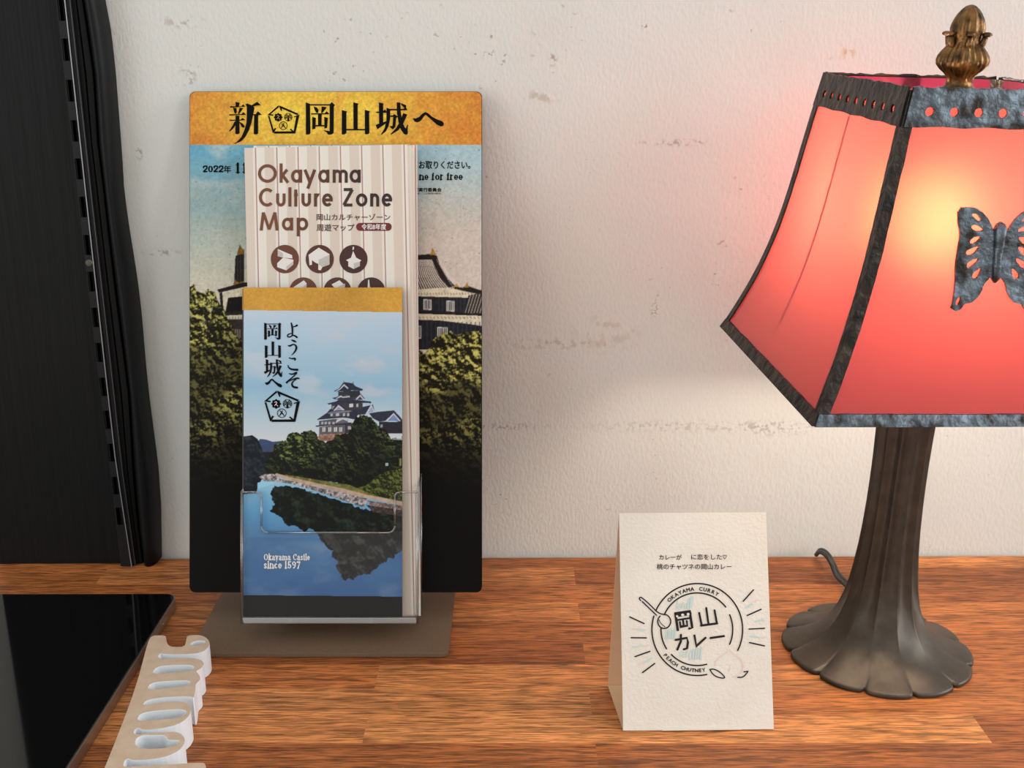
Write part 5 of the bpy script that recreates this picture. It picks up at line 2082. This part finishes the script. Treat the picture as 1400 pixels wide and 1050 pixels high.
arc_text('OKAYAMA CURRY', 279, 133, 61, 36)
arc_text('PEACH CHUTNEY', 279, 219, 279, 34, True)
ink('logo_ring_text', c7(ar), TF, CARDINK, tent, .00025)
sp_ = []
B_ = lambda pts, w=8, sm=0: sp_.extend(stroke(pts, w, smooth=sm))
B_([(80, 405, 8), (70, 395, 8), (72, 383, 8), (86, 383, 8), (140, 430, 8), (198, 490, 8), (240, 502, 8)], 8, 2)
B_([(90, 412), (188, 506)], 8)
B_(arc_pts(240, 548, 44, 48, 95, -230, 40), 8.5)
B_([(205, 536), (215, 560), (246, 586)], 5, 2)
ink('spoon_drawing', c7(sp_), TF, CARDINK, tent, .00025, label='dark line drawing of a spoon')
sp_ = []
for q in ([(850, 332), (780, 410)], [(902, 465), (808, 507)], [(925, 595), (820, 600)], [(925, 715), (823, 692)], [(5, 517), (102, 562)], [(15, 659), (118, 660)], [(42, 788), (142, 752)], [(92, 897), (175, 835)]):
    B_(q, 9)
ink('ray_strokes', c7(sp_), TF, CARDINK, tent, .00025, label='short dark rays round the logo')
sp_ = []
B_([(552, 876), (580, 872), (625, 895), (662, 936), (620, 934), (575, 914), (552, 876)], 8, 2)
B_([(742, 930), (778, 930), (802, 905), (812, 888)], 8, 2)
B_([(785, 892), (812, 888)], 8)
ink('leaf_drawing', c7(sp_), TF, CARDINK, tent, .00025, label='dark leaf and stem drawing')
bl_ = []
rs = np.random.RandomState(4)
for (xa, ya, n_, dx, hgt) in ((322, 455, 6, 19, 44), (400, 440, 3, 14, 60), (250, 660, 5, 14, 66), (345, 785, 5, 22, 40), (415, 800, 5, 18, 70)):
    for i in range(n_):
        x, y = xa + dx * i + rs.rand() * 4, ya + rs.rand() * 10
        bl_ += stroke([(x, y), (x + 8, y - hgt * (.7 + .5 * rs.rand()))], 9)
for q in ([(800, 455), (838, 428)], [(858, 548), (915, 535)], [(826, 648), (880, 652)], [(55, 600), (108, 608)], [(25, 724), (85, 714)], [(105, 826), (155, 798)]):
    bl_ += stroke(q, 10)
ink('pale_blue_hatching', c7(bl_), TF, LBLUE, tent, .0002, label='pale blue hatching strokes')
pk_ = stroke([(690, 742), (640, 778), (592, 812), (588, 850)], 7, smooth=2) + stroke([(690, 742), (720, 775), (770, 812), (785, 850), (765, 905), (710, 928)], 7, smooth=2) + stroke([(685, 850), (692, 870), (680, 890)], 6)
for q in ([(845, 415), (875, 402)], [(920, 545), (930, 543)], [(890, 655), (925, 660)], [(8, 596), (45, 598)], [(100, 716), (130, 712)], [(68, 838), (98, 828)]):
    pk_ += stroke(q, 8)
ink('pale_pink_peach', c7(pk_), TF, LPINK, tent, .0002, label='faint pink outline of a peach')

# ------------------------------------------------------------------ tablet at the left front
ALU = mat('tablet_aluminium', rgb(172, 160, 148), .35, .9)


def glass_black():
    m, nt, b, out = new_mat('tablet_glass')
    b.inputs['Base Color'].default_value = rgb(9, 9, 10)
    b.inputs['Roughness'].default_value = .06
    b.inputs['Specular IOR Level'].default_value = .5
    return m


zt_ = .0085
c_tr = on_z(243.5, 811, zt_)
e1 = on_z(91.5, 1050, zt_)
right_dir = (e1 - c_tr).normalized()
tl_p = on_z(0, 803.5, zt_)
left_dir = Vector((right_dir.y, -right_dir.x, 0))
if left_dir.x > 0:
    left_dir = -left_dir
TABF = Frame(c_tr - Vector((0, 0, zt_)), -left_dir, -right_dir)   # u to the right, v away; face up
TW, TH = .250, .300
tab = root('tablet', 'black-screened tablet lying on the counter at bottom left', 'tablet', TABF.w(-.1, -.08, 0))
mb = MB()
ro = rounded(-TW, -TH, 0, 0, .008, 8)
mb.plate(ro, [], lambda a, v, d: TABF.w(a, v, d), .0004, .0078)
bevel(mb.ob('metal_body', ALU, tab), .0012, 3)
mb = MB()
ri = rounded(-TW + .0009, -TH + .0009, -.0009, -.0009, .0072, 8)
mb.plate(ri, [], lambda a, v, d: TABF.w(a, v, d), .0074, .0085)
bevel(mb.ob('glass_screen', glass_black(), tab), .0005, 2)
for (x, y) in ((228.5, 848), (219.5, 864)):
    p = on_z(x, y, .005) - TABF.o
    v = p.dot(TABF.v)
    mb = MB()
    mb.plate(rounded(-.0008, -.0016, .0008, .0016, .0007, 4), [], lambda a, q, d: TABF.w(d, v + q * 3, .0045 + a), -.0002, .0009)
    mb.ob('volume_button', ALU, tab)

# ------------------------------------------------------------------ cut-out wooden word lying on its face
ST = .018
FIBRE = mat('raw_fibreboard', rgb(196, 170, 146), .9, bump=.15, bscale=900, color2=rgb(204, 180, 158), vscale=150, spec=.2)
WPAINT = mat('white_painted_edge', rgb(226, 230, 234), .6, bump=.1, bscale=500)
z6 = lambda x, y: on_z(140 + x / 5.25, 850 + y / 5.25, ST)
so = [(-40, 1180), (15, 1050), (120, 790), (240, 470), (325, 150), (342, 114), (365, 100), (410, 97), (445, 98), (455, 107), (458, 120), (462, 150), (478, 172), (510, 181), (590, 179), (600, 140), (606, 108), (622, 97), (660, 94), (705, 96), (745, 112), (770, 142), (766, 172), (742, 202), (700, 222), (640, 231),
      (560, 234), (440, 232), (425, 226), (403, 236), (398, 256), (425, 268), (500, 263), (600, 259), (650, 261), (700, 270), (726, 290), (728, 306), (712, 330), (688, 345), (672, 356), (688, 372), (703, 396), (700, 418), (668, 448), (668, 480), (662, 520), (654, 545),
      (632, 534), (560, 535), (420, 543), (330, 558), (296, 582), (292, 598), (330, 596), (400, 580), (490, 570), (560, 572), (612, 590), (634, 616), (636, 645), (608, 694), (545, 735), (450, 760), (380, 771), (290, 776), (272, 764), (250, 760), (226, 782), (226, 806), (262, 810),
      (330, 800), (455, 792), (520, 788), (565, 802), (594, 838), (588, 876), (556, 920), (480, 960), (400, 980), (300, 991), (210, 992), (190, 980), (165, 988), (148, 1022), (156, 1040), (200, 1040), (400, 1028), (560, 1018), (720, 1008), (738, 1020), (745, 1050), (740, 1110), (600, 1180)]
shh = [[(360, 358), (385, 330), (430, 316), (620, 308), (655, 318), (662, 334), (640, 350), (520, 362), (400, 374), (368, 370)],
       [(326, 470), (350, 444), (400, 430), (590, 420), (626, 426), (634, 440), (612, 458), (500, 472), (370, 486), (334, 484)],
       [(252, 690), (275, 662), (330, 645), (500, 630), (585, 630), (606, 646), (596, 668), (540, 690), (400, 704), (290, 711), (258, 706)],
       [(624, 172), (640, 148), (690, 134), (736, 138), (742, 152), (700, 164), (660, 168)],
       [(232, 868), (248, 832), (300, 812), (380, 816), (440, 812), (462, 830), (470, 850), (520, 850), (556, 852), (548, 872), (490, 898), (420, 910), (310, 912), (250, 898)]]
wd = root('cut_out_word_sign', 'thick cut-out word sign lying flat beside the tablet, white edges and raw brown face up', 'sign', on_z(200, 985, 0))
o2 = [z6(*p) for p in smooth_closed(so, 1)]
h2 = [[z6(*p) for p in smooth_closed(h, 2)] for h in shh]
mb = MB()
mb.plate([(p.x, p.y) for p in o2], [[(p.x, p.y) for p in h] for h in h2], lambda x, y, z: Vector((x, y, z)), .0003, ST)
me_v, me_f = mb.v, mb.f
nt_ = 0
fm = []
for f in me_f:
    zs = [me_v[i].z for i in f]
    fm.append(0 if min(zs) > ST - 1e-6 else 1)
bevel(build('letter_slab', me_v, me_f, None, wd, mats=[FIBRE, WPAINT], fm=fm), .0004, 1)
